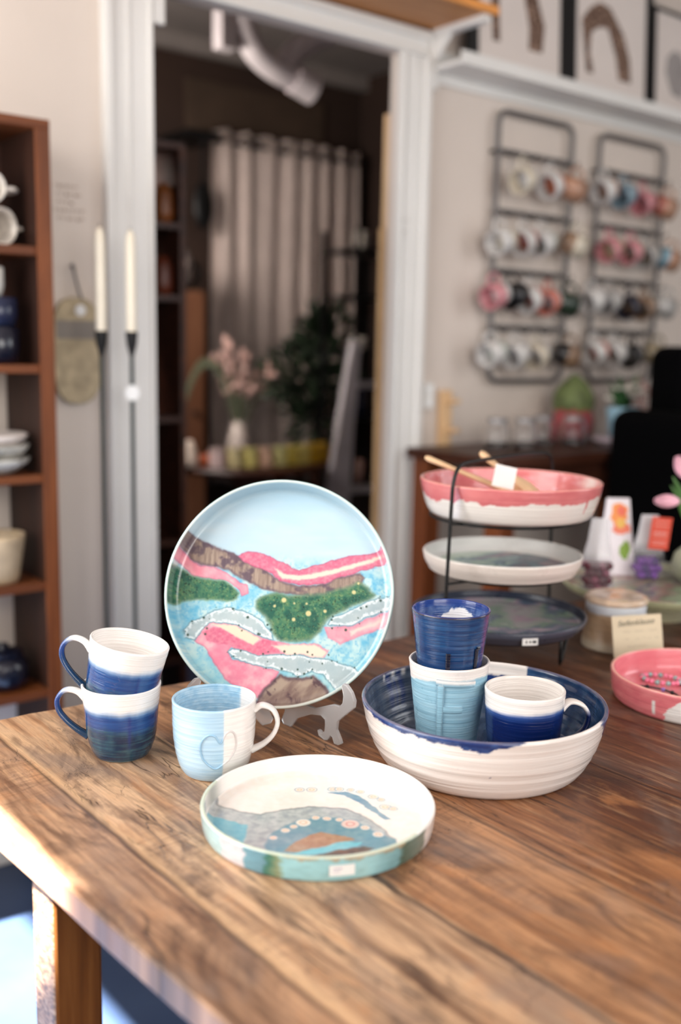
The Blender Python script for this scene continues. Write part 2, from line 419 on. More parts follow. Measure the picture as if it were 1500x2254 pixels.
# wall with the doorway
wb = MB(); W0, W1, DX0, DX1, DT = -0.9, 6.2, 1.238, 2.05, 2.077
wb.box(W0, DX0, 2.30, 2.34, 0, 2.75); wb.box(DX1, W1, 2.30, 2.34, 0, 2.75); wb.box(DX0, DX1, 2.30, 2.34, DT, 2.75)
struct(wb.build('wall_back', M_wall))
struct(MB().box(-0.737, 6.2, -4, 2.34, 2.70, 2.75).build('ceiling', M_wall))
# left wall up to the shop front; its end and wedge cut the sun
wl = MB(); wl.box(-0.82, -0.74, -4, 0.915, 0, 2.75); wl.box(-0.82, -0.74, 2.24, 2.3, 0, 2.62)
wl.prism([(0.915, 2.745), (1.49, 2.17), (0.915, 1.5)], lambda a, b: (-0.78, a, b), (0.04, 0, 0))  # unseen wedge added to keep the sun off the lower table leg
struct(wl.build('wall_left_sun_block', M_wall))
struct(MB().box(6.1, 6.2, -4, 2.3, 0, 2.7).build('wall_right', M_wall))
# door casing (trim) with a stepped profile
def casing(name, x0, x1, z0, z1, horiz=False):
    mb = MB(); mb.box(x0, x1, 2.283, 2.30, z0, z1)
    if horiz: mb.box(x0, x1, 2.270, 2.285, z1-0.022, z1); mb.box(x0, x1, 2.276, 2.285, z0, z0+0.012)
    else:
        a = x0 if name.endswith('1') else x1-0.02
        mb.box(a, a+0.02, 2.270, 2.285, z0, z1); b = x1-0.012 if name.endswith('1') else x0
        mb.box(b, b+0.012, 2.276, 2.285, z0, z1); mb.box((x0+x1)/2-0.006, (x0+x1)/2+0.006, 2.279, 2.285, z0, z1)
    return struct(mb.build(name, M_trimw, bevel=0.003))
casing('trim_1', 1.12, 1.248, 0, 2.077); casing('trim_2', 2.042, 2.150, 0, 2.077)
casing('trim_3', 1.12, 2.148, 2.077, 2.145, True)
struct(MB().box(-0.7, 1.128, 2.28, 2.30, 0, 0.12).build('baseboard_left', M_trimw, bevel=0.004))
struct(MB().box(2.152, 6.1, 2.28, 2.30, 0, 0.12).build('baseboard_right', M_trimw, bevel=0.004))

# back room
struct(MB().box(0.9, 3.85, 4.55, 4.62, 0, 2.75).build('wall_back_room', M_brownwall))
struct(MB().box(3.78, 3.85, 2.34, 4.55, 0, 2.75).build('wall_back_room_right', M_brownwall))
struct(MB().box(0.9, 0.97, 2.34, 4.55, 0, 2.75).build('wall_back_room_left', M_brownwall))
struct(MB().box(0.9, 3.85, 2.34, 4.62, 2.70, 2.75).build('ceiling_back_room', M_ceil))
struct(MB().box(2.66, 3.5, 4.53, 4.55, 2.26, 2.52).build('trim_4', flat('lighter_brown_board', (76, 60, 48), 0.8)))
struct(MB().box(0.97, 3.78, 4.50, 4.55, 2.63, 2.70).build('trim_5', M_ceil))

# ================================================================== TABLE
def table():
    t = thing('wooden_table', 'large rustic table of reclaimed brown planks carrying the pottery', 'table', (0, 0, 0))
    nx, ny = 60, 36; th = 0.028
    # outline measured on the floor plan: far edge, near long edge
    def P(u, v):
        y = 1.262-0.0*u + (-1.4-1.262)*v
        x = 0.348+(0.973-y)*0.045*(1 if u < 1 else 1)
        X = x+(2.30-x)*u
        return X, 1.268-0.018*(X-0.35) + (-1.4-1.262)*v
    mb = MB(); vs = []
    for j in range(ny+1):
        for i in range(nx+1):
            x, y = P(i/nx, j/ny)
            if j == 0: y += 0.003*math.sin(x*31)+0.002*math.sin(x*77)
            if i == 0: x += 0.0018*math.sin(y*23)+0.001*math.sin(y*61)
            vs.append((x, y))
    n = len(vs)
    V = [(x, y, T) for x, y in vs]+[(x, y, T-th) for x, y in vs]; w = nx+1; F = []
    for j in range(ny):
        for i in range(nx):
            a = j*w+i; F.append((a, a+1, a+w+1, a+w)); F.append((n+a, n+a+w, n+a+w+1, n+a+1))
    for i in range(nx): F.append((i, n+i, n+i+1, i+1)); b = ny*w+i; F.append((b, b+1, n+b+1, n+b))
    for j in range(ny): a = j*w; F.append((a, a+w, n+a+w, n+a)); b = j*w+nx; F.append((b, n+b, n+b+w, b+w))
    mb.add(V, F); top = mb.build('tabletop', M_table, t, bevel=0.003, seg=3)
    for (x, y) in ((0.366, 0.885), (0.43, -1.2), (2.1, 0.885), (2.1, -1.2)):
        MB().box(x, x+0.052, y, y+0.052, 0, T-th).build('leg', M_leg, t, bevel=0.004)
    MB().box(0.47, 2.1, 0.90, 0.92, T-th-0.07, T-th).build('apron', M_leg, t, bevel=0.002)
table()

# ================================================================== PAINTERS
WHITE = C(240, 238, 236)
def band_noise(z, az, seed): return (fbm(z*900, az*0.02, seed, 3)-0.5)

def paint_blue_mug(z_white, z_mid, seed):
    def f(az, r, z, fl, x, y):
        zb = z_white+0.0028*(fbm(az/22.0, az*0, seed)-0.5)*2+0.0012*np.sin(np.radians(az*2+seed*40))
        st = band_noise(z, az, seed)
        t = sstep(0.003, -0.010, (z-zb)+st*0.004)
        blue = mixc(C(80, 124, 180), C(20, 64, 126), np.clip(sstep(0, -0.012, z-zb)+st*0.9, 0, 1))
        zm = z_mid+0.008*(fbm(az/30, az*0, seed+5)-0.5)*2
        deep = mixc(C(48, 86, 100), C(12, 40, 70), np.clip(0.5+st*2+0.6*(fbm(az/15, z*60, seed+9)-0.5)*2, 0, 1))
        c = mixc(blue, deep, sstep(0.006, -0.008, z-zm+st*0.006))
        drip = np.exp(-((az-(249+seed*3))/2.6)**2)*sstep(0.004, -0.004, z-z_white+0.008)*sstep(z_mid*0.3, z_mid*0.9, z)
        c = mixc(c, C(18, 44, 116), drip*0.7)
        c = mixc(np.broadcast_to(WHITE, c.shape), c, t)
        c = np.where((fl > 0.3)[:, None], C(240, 235, 231), c)
        foot = sstep(0.0022, 0.0006, z)*(fl < 0.3); return mixc(c, C(205, 205, 190), foot)
    return f
def paint_blue_handle(seed, lo, hi):
    def f(t, z):
        n = fbm(t*9, z*80, seed)-0.5
        c = mixc(C(34, 66, 132), C(20, 54, 84), sstep(0.4, 0.8, t+n*0.2))
        return mixc(np.broadcast_to(WHITE, (len(t), 3)), c, sstep(lo, hi, t+n*0.15))
    return f

# ---- lower blue and white mug
def mug(name, label, loc, outer, paint, hpath, haz, hpaint, mat=M_glaze, rot=(0, 0, 0), group=None, hw=0.012, ht=0.0065, floor=0.006, wall=0.0032, ridge=0.0003, seed=1):
    t = thing(name, label, 'mug', loc, rot, group)
    vessel('mug_body', outer, wall, floor, paint, mat, t, ridge=ridge, seed=seed)
    if hpath: strap_handle('handle', hpath, haz, hw, ht, hpaint, mat, t)
    return t
blue_outer = [(0.030, 0.0), (0.0325, 0.0015), (0.0365, 0.010), (0.0405, 0.022), (0.0425, 0.040), (0.0440, 0.060), (0.0462, 0.078), (0.0470, 0.088)]
hp = [(0.0425, 0.068), (0.053, 0.077), (0.067, 0.078), (0.0765, 0.067), (0.0755, 0.053), (0.066, 0.040), (0.053, 0.029), (0.040, 0.021)]
mug('stoneware_mug', 'lower of the two stacked blue mugs with white band, standing on the table', (0.537, 1.073, T), blue_outer,
    paint_blue_mug(0.067, 0.040, 2), hp, 141, paint_blue_handle(3, 0.22, 0.42), seed=4)
_k = 0.20; _nx, _ny = 0.777*_k, -0.629*_k
_q = Vector((_nx, _ny, 1)).to_track_quat('Z', 'Y').to_euler()
_n = Vector((_nx, _ny, 1)).normalized(); _b = Vector((0.544, 1.0625, 0.9005))-_n*0.088
top_rot = (Vector((0, 0, 1)).rotation_difference(_n)).to_euler()
mug('stoneware_mug', 'upper blue mug with white rim, tilted and nested in the mug beneath', tuple(_b), blue_outer,
    paint_blue_mug(0.067, 0.036, 5), hp, 141, paint_blue_handle(8, 0.25, 0.42), rot=tuple(top_rot), seed=9)

# ---- pale blue and white mug with a heart in relief
def p_heart(az, r, z, fl, x, y):
    n = (fbm(z*120, az/25, 3)-0.5)*4
    st = band_noise(z, az, 4)
    d = ((az-250+n+180) % 360)-180
    white_out = sstep(-0.8, 0.8, d)*sstep(-131, -129, -np.abs(d-130)+0)
    inside = fl > 0.3
    a2 = (az-250) % 360; w_out = sstep(0, 1.2, a2)*(1-sstep(126, 128, a2))
    b2 = (az-250+n) % 360; w_in = sstep(0, 1.5, b2)*(1-sstep(122, 128, b2))
    blue_o = mixc(C(168, 204, 230), C(192, 222, 240), np.clip(0.5+st*2.4, 0, 1))
    blue_i = mixc(C(142, 186, 216), C(176, 208, 228), np.clip(0.5+(fbm(az/8, z*300, 8)-0.5)*2.2, 0, 1))
    wh = mixc(C(244, 240, 236), C(226, 220, 218), np.clip(0.3+st*2, 0, 1))
    sp = (vn(az/1.2, z*900, 11) > 0.965)
    c = np.where(inside[:, None], mixc(blue_i, C(240, 238, 236)+0*blue_i, w_in), mixc(blue_o, wh, w_out))
    return mixc(c, C(225, 205, 185), sstep(0.002, 0.0005, z)*(~inside))
def p_heart_h(t, z): return mixc(C(240, 236, 232), C(218, 212, 208), np.clip(fbm(t*20, z*200, 2), 0, 1)*0.6)
heart_outer = [(0.033, 0), (0.0355, 0.0015), (0.0405, 0.010), (0.0440, 0.022), (0.0468, 0.040), (0.0480, 0.060), (0.0482, 0.076), (0.0485, 0.0876)]
hm = mug('stoneware_mug', 'pale blue and white mug with raised heart outline, on the table before the landscape plate', (0.5997, 0.9649, T), heart_outer, p_heart,
    [(0.047, 0.076), (0.056, 0.081), (0.068, 0.076), (0.0735, 0.062), (0.069, 0.047), (0.058, 0.035), (0.044, 0.027)], -41, p_heart_h, ht=0.006, hw=0.013, seed=21)
def on_cyl(o_prof, az, z, lift=0.0):
    zz = [q[1] for q in o_prof]; rr = [q[0] for q in o_prof]; r = float(np.interp(z, zz, rr))+lift
    return (r*math.cos(R(az)), r*math.sin(R(az)), z)
hc = [(1060, 690), (1030, 650), (990, 645), (955, 680), (945, 730), (960, 785), (1000, 825), (1035, 842), (1075, 820), (1115, 785), (1142, 730), (1140, 665), (1118, 630), (1088, 640)]
hpts = []
for (x, y) in hc:
    off = (x-995)/5065.0; z = 0.0876-(y-515)/5065.0*1.05; hpts.append(on_cyl(heart_outer, 231+math.degrees(math.asin(max(-1, min(1, off/0.0478)))), z, 0.0003))
hb = MB().tube(spline(hpts, 6, True), 0.0012, 8, True)
ho = hb.build('heart_relief', M_glaze, hm, smooth=True, angle=180)
_V = np.array(hb.v); _az = np.degrees(np.arctan2(_V[:, 1], _V[:, 0])) % 360
set_glaze(ho.data, mixc(C(150, 190, 218)+0*_V, C(214, 208, 206)+0*_V, sstep(249, 251, _az)))

# ---- tumblers
tum_outer = [(0.0335, 0), (0.0350, 0.0015), (0.0362, 0.006), (0.0390, 0.030), (0.0425, 0.060), (0.0458, 0.085), (0.0485, 0.108)]
def p_ftum(az, r, z, fl, x, y):
    st = band_noise(z, az, 14); zb = 0.0905+0.006*np.sin(np.radians(az-170))+0.0015*(fbm(az/10, az*0, 4)-0.5)*2
    b = mixc(C(140, 186, 208), C(164, 204, 222), np.clip(0.5+st*2, 0, 1))
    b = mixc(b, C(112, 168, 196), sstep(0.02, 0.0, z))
    c = mixc(b, C(238, 232, 228)+0*b, sstep(-0.0012, 0.0012, z-zb))
    return np.where((fl > 0.3)[:, None], C(234, 228, 224), c)
ft = thing('ceramic_tumbler', 'light blue handleless tumbler with raised letter F, inside the large bowl', 'cup', (0.852, 0.838, T+0.0125))
vessel('tumbler_body', tum_outer, 0.0032, 0.006, p_ftum, M_glaze_soft, ft, seed=31)
def strip(name, parent, prof, pts, w, h, colfn, mat, lift=0.0):
    """raised flat clay strip laid on the wall of a cup; pts list of (az, z)"""
    mb = MB(); ring = []
    L = len(pts); vs = []
    for i, (az, z) in enumerate(pts):
        a = pts[max(0, i-1)]; b = pts[min(L-1, i+1)]
        rr = 0.045; t = np.array([R(b[0]-a[0])*rr, b[1]-a[1]]); t /= np.linalg.norm(t); nn = (-t[1], t[0])
        for (q, l) in ((-w/2, -0.001), (-w/2, h*0.7), (-w/4, h), (w/4, h), (w/2, h*0.7), (w/2, -0.001)):
            vs.append(on_cyl(prof, az+math.degrees(nn[0]*q/rr), z+nn[1]*q, l+lift))
    n = 6; fs = [(i*n+k, i*n+(k+1) % n, (i+1)*n+(k+1) % n, (i+1)*n+k) for i in range(L-1) for k in range(n)]+[tuple(range(n)), tuple((L-1)*n+k for k in range(n))]
    mb.add(vs, fs); o = mb.build(name, mat, parent, smooth=True, angle=50); V = np.array(vs); set_glaze(o.data, colfn(V)); return o
def fcol(V):
    rr = np.hypot(V[:, 0], V[:, 1]); e = np.tile([1, 1, 0, 0, 1, 1], len(V)//6+1)[:len(V)]
    c = fcol0(V); return mixc(c, C(112, 140, 158), e*0.55)
def fcol0(V): return mixc(C(150, 194, 214)+0*V, C(236, 230, 226)+0*V, sstep(0.0915, 0.0935, V[:, 2]))
def line(a, b, n=14): return [(a[0]+(b[0]-a[0])*i/(n-1), a[1]+(b[1]-a[1])*i/(n-1)) for i in range(n)]
azf = lambda px, rr: 231+math.degrees(math.asin((px-990)/1748.0/rr))
strip('letter_stroke', ft, tum_outer, line((azf(967, 0.046), 0.094), (azf(968, 0.037), 0.024)), 0.0082, 0.0026, fcol, M_glaze_soft)
strip('letter_stroke', ft, tum_outer, line((azf(958, 0.046), 0.0935), (azf(1034, 0.046), 0.0915)), 0.0082, 0.0026, fcol, M_glaze_soft)
strip('letter_stroke', ft, tum_outer, line((azf(973, 0.043), 0.0600), (azf(1011, 0.043), 0.0598)), 0.0080, 0.0024, fcol, M_glaze_soft)

def p_btum(az, r, z, fl, x, y):
    st = band_noise(z, az, 24); n = fbm(az/9, z*90, 31)
    o = mixc(C(18, 50, 96), C(34, 76, 124), np.clip(0.45+st*2.6, 0, 1))
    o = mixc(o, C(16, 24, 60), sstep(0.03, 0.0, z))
    pk = np.exp(-((az-292)/10.0)**2); o = mixc(o, C(112, 78, 128), pk*0.55)
    rim = sstep(0.1055, 0.108, z+0*st); o = mixc(o, C(66, 44, 44), rim*0.85)
    i = mixc(C(34, 66, 132), C(104, 128, 176), np.clip((n-0.35)*2, 0, 1))
    i = mixc(i, C(20, 48, 122), sstep(0.098, 0.106, z)*np.clip(n*1.4, 0, 1))
    # white unglazed area inside, lower part, with a ragged edge
    zb = np.interp(az, [0, 20, 42, 60, 85, 200, 360], [0.090, 0.0975, 0.0955, 0.088, 0.081, 0.075, 0.090])+0.006*(fbm(az/9, az*0, 44)-0.5)*2
    i = mixc(i, C(238, 238, 240)+0*i, sstep(0.001, -0.001, z-zb))
    return np.where((fl > 0.3)[:, None], i, o)
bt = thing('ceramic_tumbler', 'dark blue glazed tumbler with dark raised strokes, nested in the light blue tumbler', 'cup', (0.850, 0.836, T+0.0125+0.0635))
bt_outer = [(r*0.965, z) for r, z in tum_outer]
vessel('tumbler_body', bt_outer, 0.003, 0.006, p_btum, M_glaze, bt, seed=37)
dk = lambda V: C(22, 24, 44)+0*V
azb = lambda px, rr: 231+math.degrees(math.asin((px-986)/1755.0/rr))
strip('letter_stroke', bt, bt_outer, line((azb(975, 0.043), 0.065), (azb(976, 0.037), 0.030)), 0.0055, 0.0022, dk, M_glaze)
strip('letter_stroke', bt, bt_outer, line((azb(1035, 0.043), 0.069), (azb(1030, 0.037), 0.030)), 0.0055, 0.0022, dk, M_glaze)
strip('letter_stroke', bt, bt_outer, line((azb(1035, 0.043), 0.069), (azb(1041, 0.043), 0.069), 5), 0.004, 0.0022, dk, M_glaze)

# ---- navy and white mug in the bowl
def p_navy(az, r, z, fl, x, y):
    zb = 0.0715+0.003*np.sin(np.radians(az-200))+0.0012*(fbm(az/25, az*0, 3)-0.5)*2; st = band_noise(z, az, 6)
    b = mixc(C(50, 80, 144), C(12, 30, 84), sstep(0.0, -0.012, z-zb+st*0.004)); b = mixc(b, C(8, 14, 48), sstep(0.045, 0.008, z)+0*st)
    c = mixc(C(240, 234, 230)+0*b, b, sstep(0.0025, -0.0035, z-zb+st*0.003))
    return np.where((fl > 0.3)[:, None], C(236, 230, 225), c)
def p_navy_h(t, z): return mixc(C(240, 232, 226)+0*np.zeros((len(t), 3)), C(16, 34, 90), sstep(0.38, 0.5, t+0.1*(vn(z*300, t*4, 3)-0.5)))
navy_outer = [(0.036, 0), (0.0375, 0.0015), (0.0395, 0.008), (0.0415, 0.020), (0.0432, 0.040), (0.0448, 0.062), (0.0460, 0.080), (0.0466, 0.0895)]
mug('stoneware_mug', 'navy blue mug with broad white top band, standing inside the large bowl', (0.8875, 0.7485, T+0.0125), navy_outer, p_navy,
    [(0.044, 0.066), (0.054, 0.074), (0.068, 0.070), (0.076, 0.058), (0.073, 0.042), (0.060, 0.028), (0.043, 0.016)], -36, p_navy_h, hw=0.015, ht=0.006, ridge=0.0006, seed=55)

# ---- big serving bowl
bowl_outer = [(0.112, 0), (0.1155, 0.0015), (0.122, 0.008), (0.1305, 0.022), (0.138, 0.042), (0.1435, 0.062), (0.1462, 0.0765)]
def p_bowl(az, r, z, fl, x, y):
    ins = fl > 0.6; n = fbm(az/6.0, z*80, 3); nb = fbm(az/3.0, az*0, 8)-0.5; st = band_noise(z*0.5, az, 9)
    white = mixc(C(240, 235, 231), C(226, 216, 210), np.clip(0.35+st*1.8, 0, 1))
    # outside drip: depth of blue below the rim by bearing
    a = az; d = np.interp(a, [0, 20, 24, 142, 146, 175, 205, 222, 232, 238, 240, 284, 290, 296, 302, 360], [0.022, 0.02, 0, 0, 0.003, 0.0045, 0.0065, 0.0095, 0.008, 0.003, 0, 0, 0.004, 0.020, 0.026, 0.024])
    d = d*(1+0.5*nb*2)+np.where(d > 0, 0.0015*nb, 0)
    zb = 0.0775-d
    tb = sstep(-0.0006, 0.0010, z-zb)*(d > 0.0004)
    blue = mixc(C(22, 50, 108), C(56, 88, 144), np.clip((fbm(az/4, z*200, 5)-0.4)*2.4, 0, 1))
    dots = (vn(az/1.6, z*420, 77) > 0.93)*np.exp(-((az-222)/9)**2)*np.exp(-((z-0.034)/0.006)**2)
    out = mixc(mixc(white, blue, tb), C(70, 80, 130), np.clip(dots*2, 0, 0.9))
    # inside
    slate = mixc(C(54, 68, 90), C(98, 110, 128), np.clip((fbm(az/5, r*60, 13)-0.25)*1.6, 0, 1))
    deep = mixc(C(20, 52, 96), C(58, 92, 132), np.clip((fbm(az/4, r*80+z*60, 15)-0.3)*1.9, 0, 1))
    i = mixc(slate, deep, sstep(60, 20, np.where(az > 180, 0, az)))
    for c0, w in ((103, 2.4), (94, 2.0), (98.5, 1.0)):
        i = mixc(i, C(16, 48, 122), np.exp(-((az-c0+np.sin(z*150)*0.8)/w)**2)*sstep(0.018, 0.05, z)*0.85)
    wz = 0.062+0.004*nb*2; wmask = ((az > 19) & (az < 49)); i = mixc(i, white, sstep(-0.001, 0.001, z-wz)*wmask)
    i = mixc(i, C(22, 50, 116), ((sstep(0.046, 0.052, z)-sstep(-0.001, 0.001, z-wz)).clip(0, 1))*wmask*0.8)
    for c0, w in ((99, 1.5), (91, 1.7), (107, 0.9)):
        i = mixc(i, white, np.exp(-((az-c0)/w)**4)*sstep(0.066, 0.073, z))
    wf = (az > 240) & (az < 290); i = mixc(i, white, wf*sstep(0.060, 0.064, z))
    rimc = np.interp(az, [0, 19, 20, 48, 49, 240, 242, 288, 292, 360], [1, 1, 0, 0, 1, 1, 0, 0, 1, 1])
    rim = mixc(white, mixc(C(56, 70, 110), C(120, 112, 128), n), rimc)
    c = np.where(ins[:, None], i, out)
    return np.where(((fl > 0.3) & (fl < 0.7))[:, None], rim, c)
bo = thing('serving_bowl', 'large white bowl with blue drip rim and blue inside, holding three cups', 'bowl', (0.8763, 0.8025, T))
vessel('bowl_body', bowl_outer, 0.0055, 0.0105, p_bowl, M_glaze, bo, seg=420, ds=0.0017, ridge=0.0011, seed=61)

# ---- shallow tray in the foreground
TR = dict(
gray=[[-41, 137], [-67, 88], [-55, 60], [-41, 43], [-17, 38], [9, 28], [24, 16], [37, 0], [41, -19], [42, -40], [38, -62], [32, -86], [12, -103], [-15, -105], [-45, -100], [-72, -80], [-85, -57], [-92, -35], [-97, -4], [-99, 25], [-97, 63], [-69, 117]],
pool=[[-90, 83], [-83, 62], [-67, 31], [-92, 1], [-95, 22], [-103, 47]],
band=[[-75, -12], [-59, 1], [-29, 8], [-5, 3], [16, -10], [28, -34], [27, -59], [34, -83], [23, -98], [-2, -102], [-38, -92], [-66, -72], [-81, -52], [-84, -28]],
brown=[[-70, -36], [-52, -29], [-31, -25], [-16, -27], [-7, -39], [2, -59], [-21, -56], [-49, -49], [-62, -44]],
turq=[[-67, -44], [-36, -50], [-9, -56], [4, -68], [-7, -71], [-33, -63], [-54, -56]],
dark=[[-55, -58], [-24, -66], [-2, -75], [5, -84], [-11, -86], [-36, -75]],
leaf=[[46, 43], [64, 34], [69, 15], [67, -8], [62, -26], [59, -47], [53, -43], [56, -22], [59, 0], [57, 26]])
TF = [[-62, -7, 4.1], [-43, -2, 4.9], [-18, 1, 7.9], [-1, 2, 4.5], [7, -6, 4.5], [16, -16, 4.1], [19, -30, 9.4], [26, -45, 4.9], [27, -64, 5.7], [-31, 0, 4.1], [26, 67, 4.9], [37, 59, 5.3], [56, 46, 4.9], [62, 42, 4.5], [71, 33, 3.8], [77, 23, 4.1], [80, 5, 5.3], [82, -6, 4.1], [74, -22, 5.7], [78, -30, 4.1]]
def p_tray(az, r, z, fl, x, y):
    P = np.c_[x, y]*1000; w = np.c_[fbm(P[:, 0]/9, P[:, 1]/9, 3)-0.5, fbm(P[:, 0]/9, P[:, 1]/9, 7)-0.5]*5; Q = P+w
    n = fbm(P[:, 0]/6, P[:, 1]/6, 5)
    base = mixc(C(240, 234, 228), C(238, 226, 216), np.clip(n*1.4-0.3, 0, 1))
    def lay(c, poly, col, soft=0.8): return mixc(c, col, sstep(soft, -soft, sdist(Q, poly)))
    g = mixc(C(150, 158, 162), C(186, 190, 190), np.clip(n*2-0.5, 0, 1))
    d = sdist(Q, TR['gray']); c = mixc(base, g, sstep(1.5, -1.5, d)*0.92); c = mixc(c, C(120, 120, 118), np.exp(-((d+1)/1.4)**2)*0.5)
    c = lay(c, TR['pool'], mixc(C(86, 162, 186), C(130, 188, 200), n))
    c = lay(c, TR['band'], mixc(C(92, 138, 156), C(140, 168, 176), n), 2)
    c = lay(c, TR['brown'], mixc(C(150, 112, 86), C(190, 158, 128), n)); c = lay(c, TR['turq'], mixc(C(96, 182, 200), C(140, 206, 214), n)); c = lay(c, TR['dark'], mixc(C(64, 62, 56), C(130, 104, 80), n))
    c = lay(c, TR['leaf'], mixc(C(96, 136, 162), C(140, 168, 182), n))
    for k, (fx, fy, fr) in enumerate(TF):
        dd = np.hypot(P[:, 0]-fx+w[:, 0]*0.4, P[:, 1]-fy+w[:, 1]*0.4)
        pc = C(228, 200, 190) if k == 6 else C(236, 226, 214)
        c = mixc(c, pc, sstep(fr+0.6, fr-0.4, dd)); c = mixc(c, C(120, 152, 172), np.exp(-((dd-fr-0.4)/0.7)**2)*0.75)
        c = mixc(c, C(214, 150, 110) if k != 6 else C(206, 96, 88), np.exp(-((dd-fr*0.45)/0.9)**2)*0.55)
    ins_wall = (fl > 0.6) & (z > 0.0095)
    # inner wall follows the floor colour at its foot
    a = az
    wl = np.zeros((len(a), 3))+C(242, 238, 234)
    wl = mixc(wl, C(150, 156, 152), np.exp(-((a-128)/9.0)**2)); wl = mixc(wl, C(90, 150, 166), sstep(140, 150, a)*(1-sstep(175, 185, a))*0.9)
    wl = mixc(wl, C(130, 150, 140), sstep(180, 190, a)*(1-sstep(255, 268, a)))
    c = np.where(ins_wall[:, None], wl, c)
    # outside: segments of colour around the wall
    seg = [(0, (232, 222, 216)), (90, (190, 222, 224)), (181, (188, 222, 226)), (183, (222, 220, 226)), (196, (224, 220, 226)), (197.5, (112, 164, 182)), (207, (106, 152, 168)), (209, (56, 118, 104)), (214, (140, 152, 118)), (217, (158, 210, 216)), (258, (160, 208, 214)), (272, (118, 164, 170)), (275, (72, 96, 84)), (286, (112, 124, 112)), (291, (124, 132, 120)), (294, (230, 218, 212)), (360, (232, 222, 216))]
    an = a+(fbm(z*300, a/8, 3)-0.5)*5
    xs = [q[0] for q in seg]; o = np.stack([np.interp(an, xs, [q[1][k]/255 for q in seg]) for k in range(3)], 1)
    o = mixc(o, C(176, 150, 118), sstep(0.0, 0.0022, z-0.0215+0.004*(fbm(a/3, a*0, 6)-0.5)*2)*((a > 216) & (a < 276))*0.8)
    o = mixc(o, o*0.8, np.clip(fbm(a/4, z*300, 9)*1.6-0.6, 0, 1)*0.5)
    c = np.where((fl < 0.3)[:, None], o, c)
    rim = mixc(C(206, 216, 196)+0*c, C(236, 234, 230), ((a < 120) | (a > 285)).astype(float))
    return np.where(((fl > 0.3) & (fl < 0.6))[:, None], rim, c)
tray_outer = [(0.1165, 0), (0.1178, 0.001), (0.119, 0.004), (0.1205, 0.013), (0.1212, 0.0245)]
ty = thing('ceramic_tray', 'shallow round tray with aqua outside wall and flower ring pattern, nearest the front', 'tray', (0.614, 0.7855, T))
vessel('tray_body', tray_outer, 0.0045, 0.006, p_tray, M_glaze, ty, seg=460, ds=0.0011, ridge=0.00012, seed=71)
def sticker(name, parent, rad, az, z, w, h, lines, mat=M_paper, ink=M_ink):
    """small paper label bent round a wall"""
    mb = MB(); n = 8; vs = []
    for i in range(n+1):
        a = R(az)+((i/n)-0.5)*w/rad
        for zz in (z-h/2, z+h/2):
            for l in (0.0006, 0.0010): vs.append(((rad+l)*math.cos(a), (rad+l)*math.sin(a), zz))
    fs = []
    for i in range(n):
        a = i*4; b = a+4; fs += [(a+1, b+1, b+3, a+3), (a, a+2, b+2, b), (a+2, a+3, b+3, b+2), (a, b, b+1, a+1)]
    fs += [(0, 1, 3, 2), (n*4, n*4+2, n*4+3, n*4+1)]
    mb.add(vs, fs); s = mb.build(name, mat, parent)
    ik = MB()
    for (u0, u1, v0, v1) in lines:
        pts = []
        m = 6
        for i in range(m+1):
            a = R(az)+((u0+(u1-u0)*i/m)-0.5)*w/rad
            for v in (v0, v1): pts.append(((rad+0.0012)*math.cos(a), (rad+0.0012)*math.sin(a), z-h/2+v*h))
        ik.add(pts, [(2*i, 2*i+2, 2*i+3, 2*i+1) for i in range(m)])
    if lines: ik.build('printed_digits', ink, s)
    return s
sticker('price_sticker', ty, 0.1214, 243, 0.0135, 0.024, 0.0105, [(0.15, 0.5, 0.62, 0.72), (0.15, 0.42, 0.35, 0.42)], ink=flat('faded_violet_ink', (176, 168, 190), 0.8))

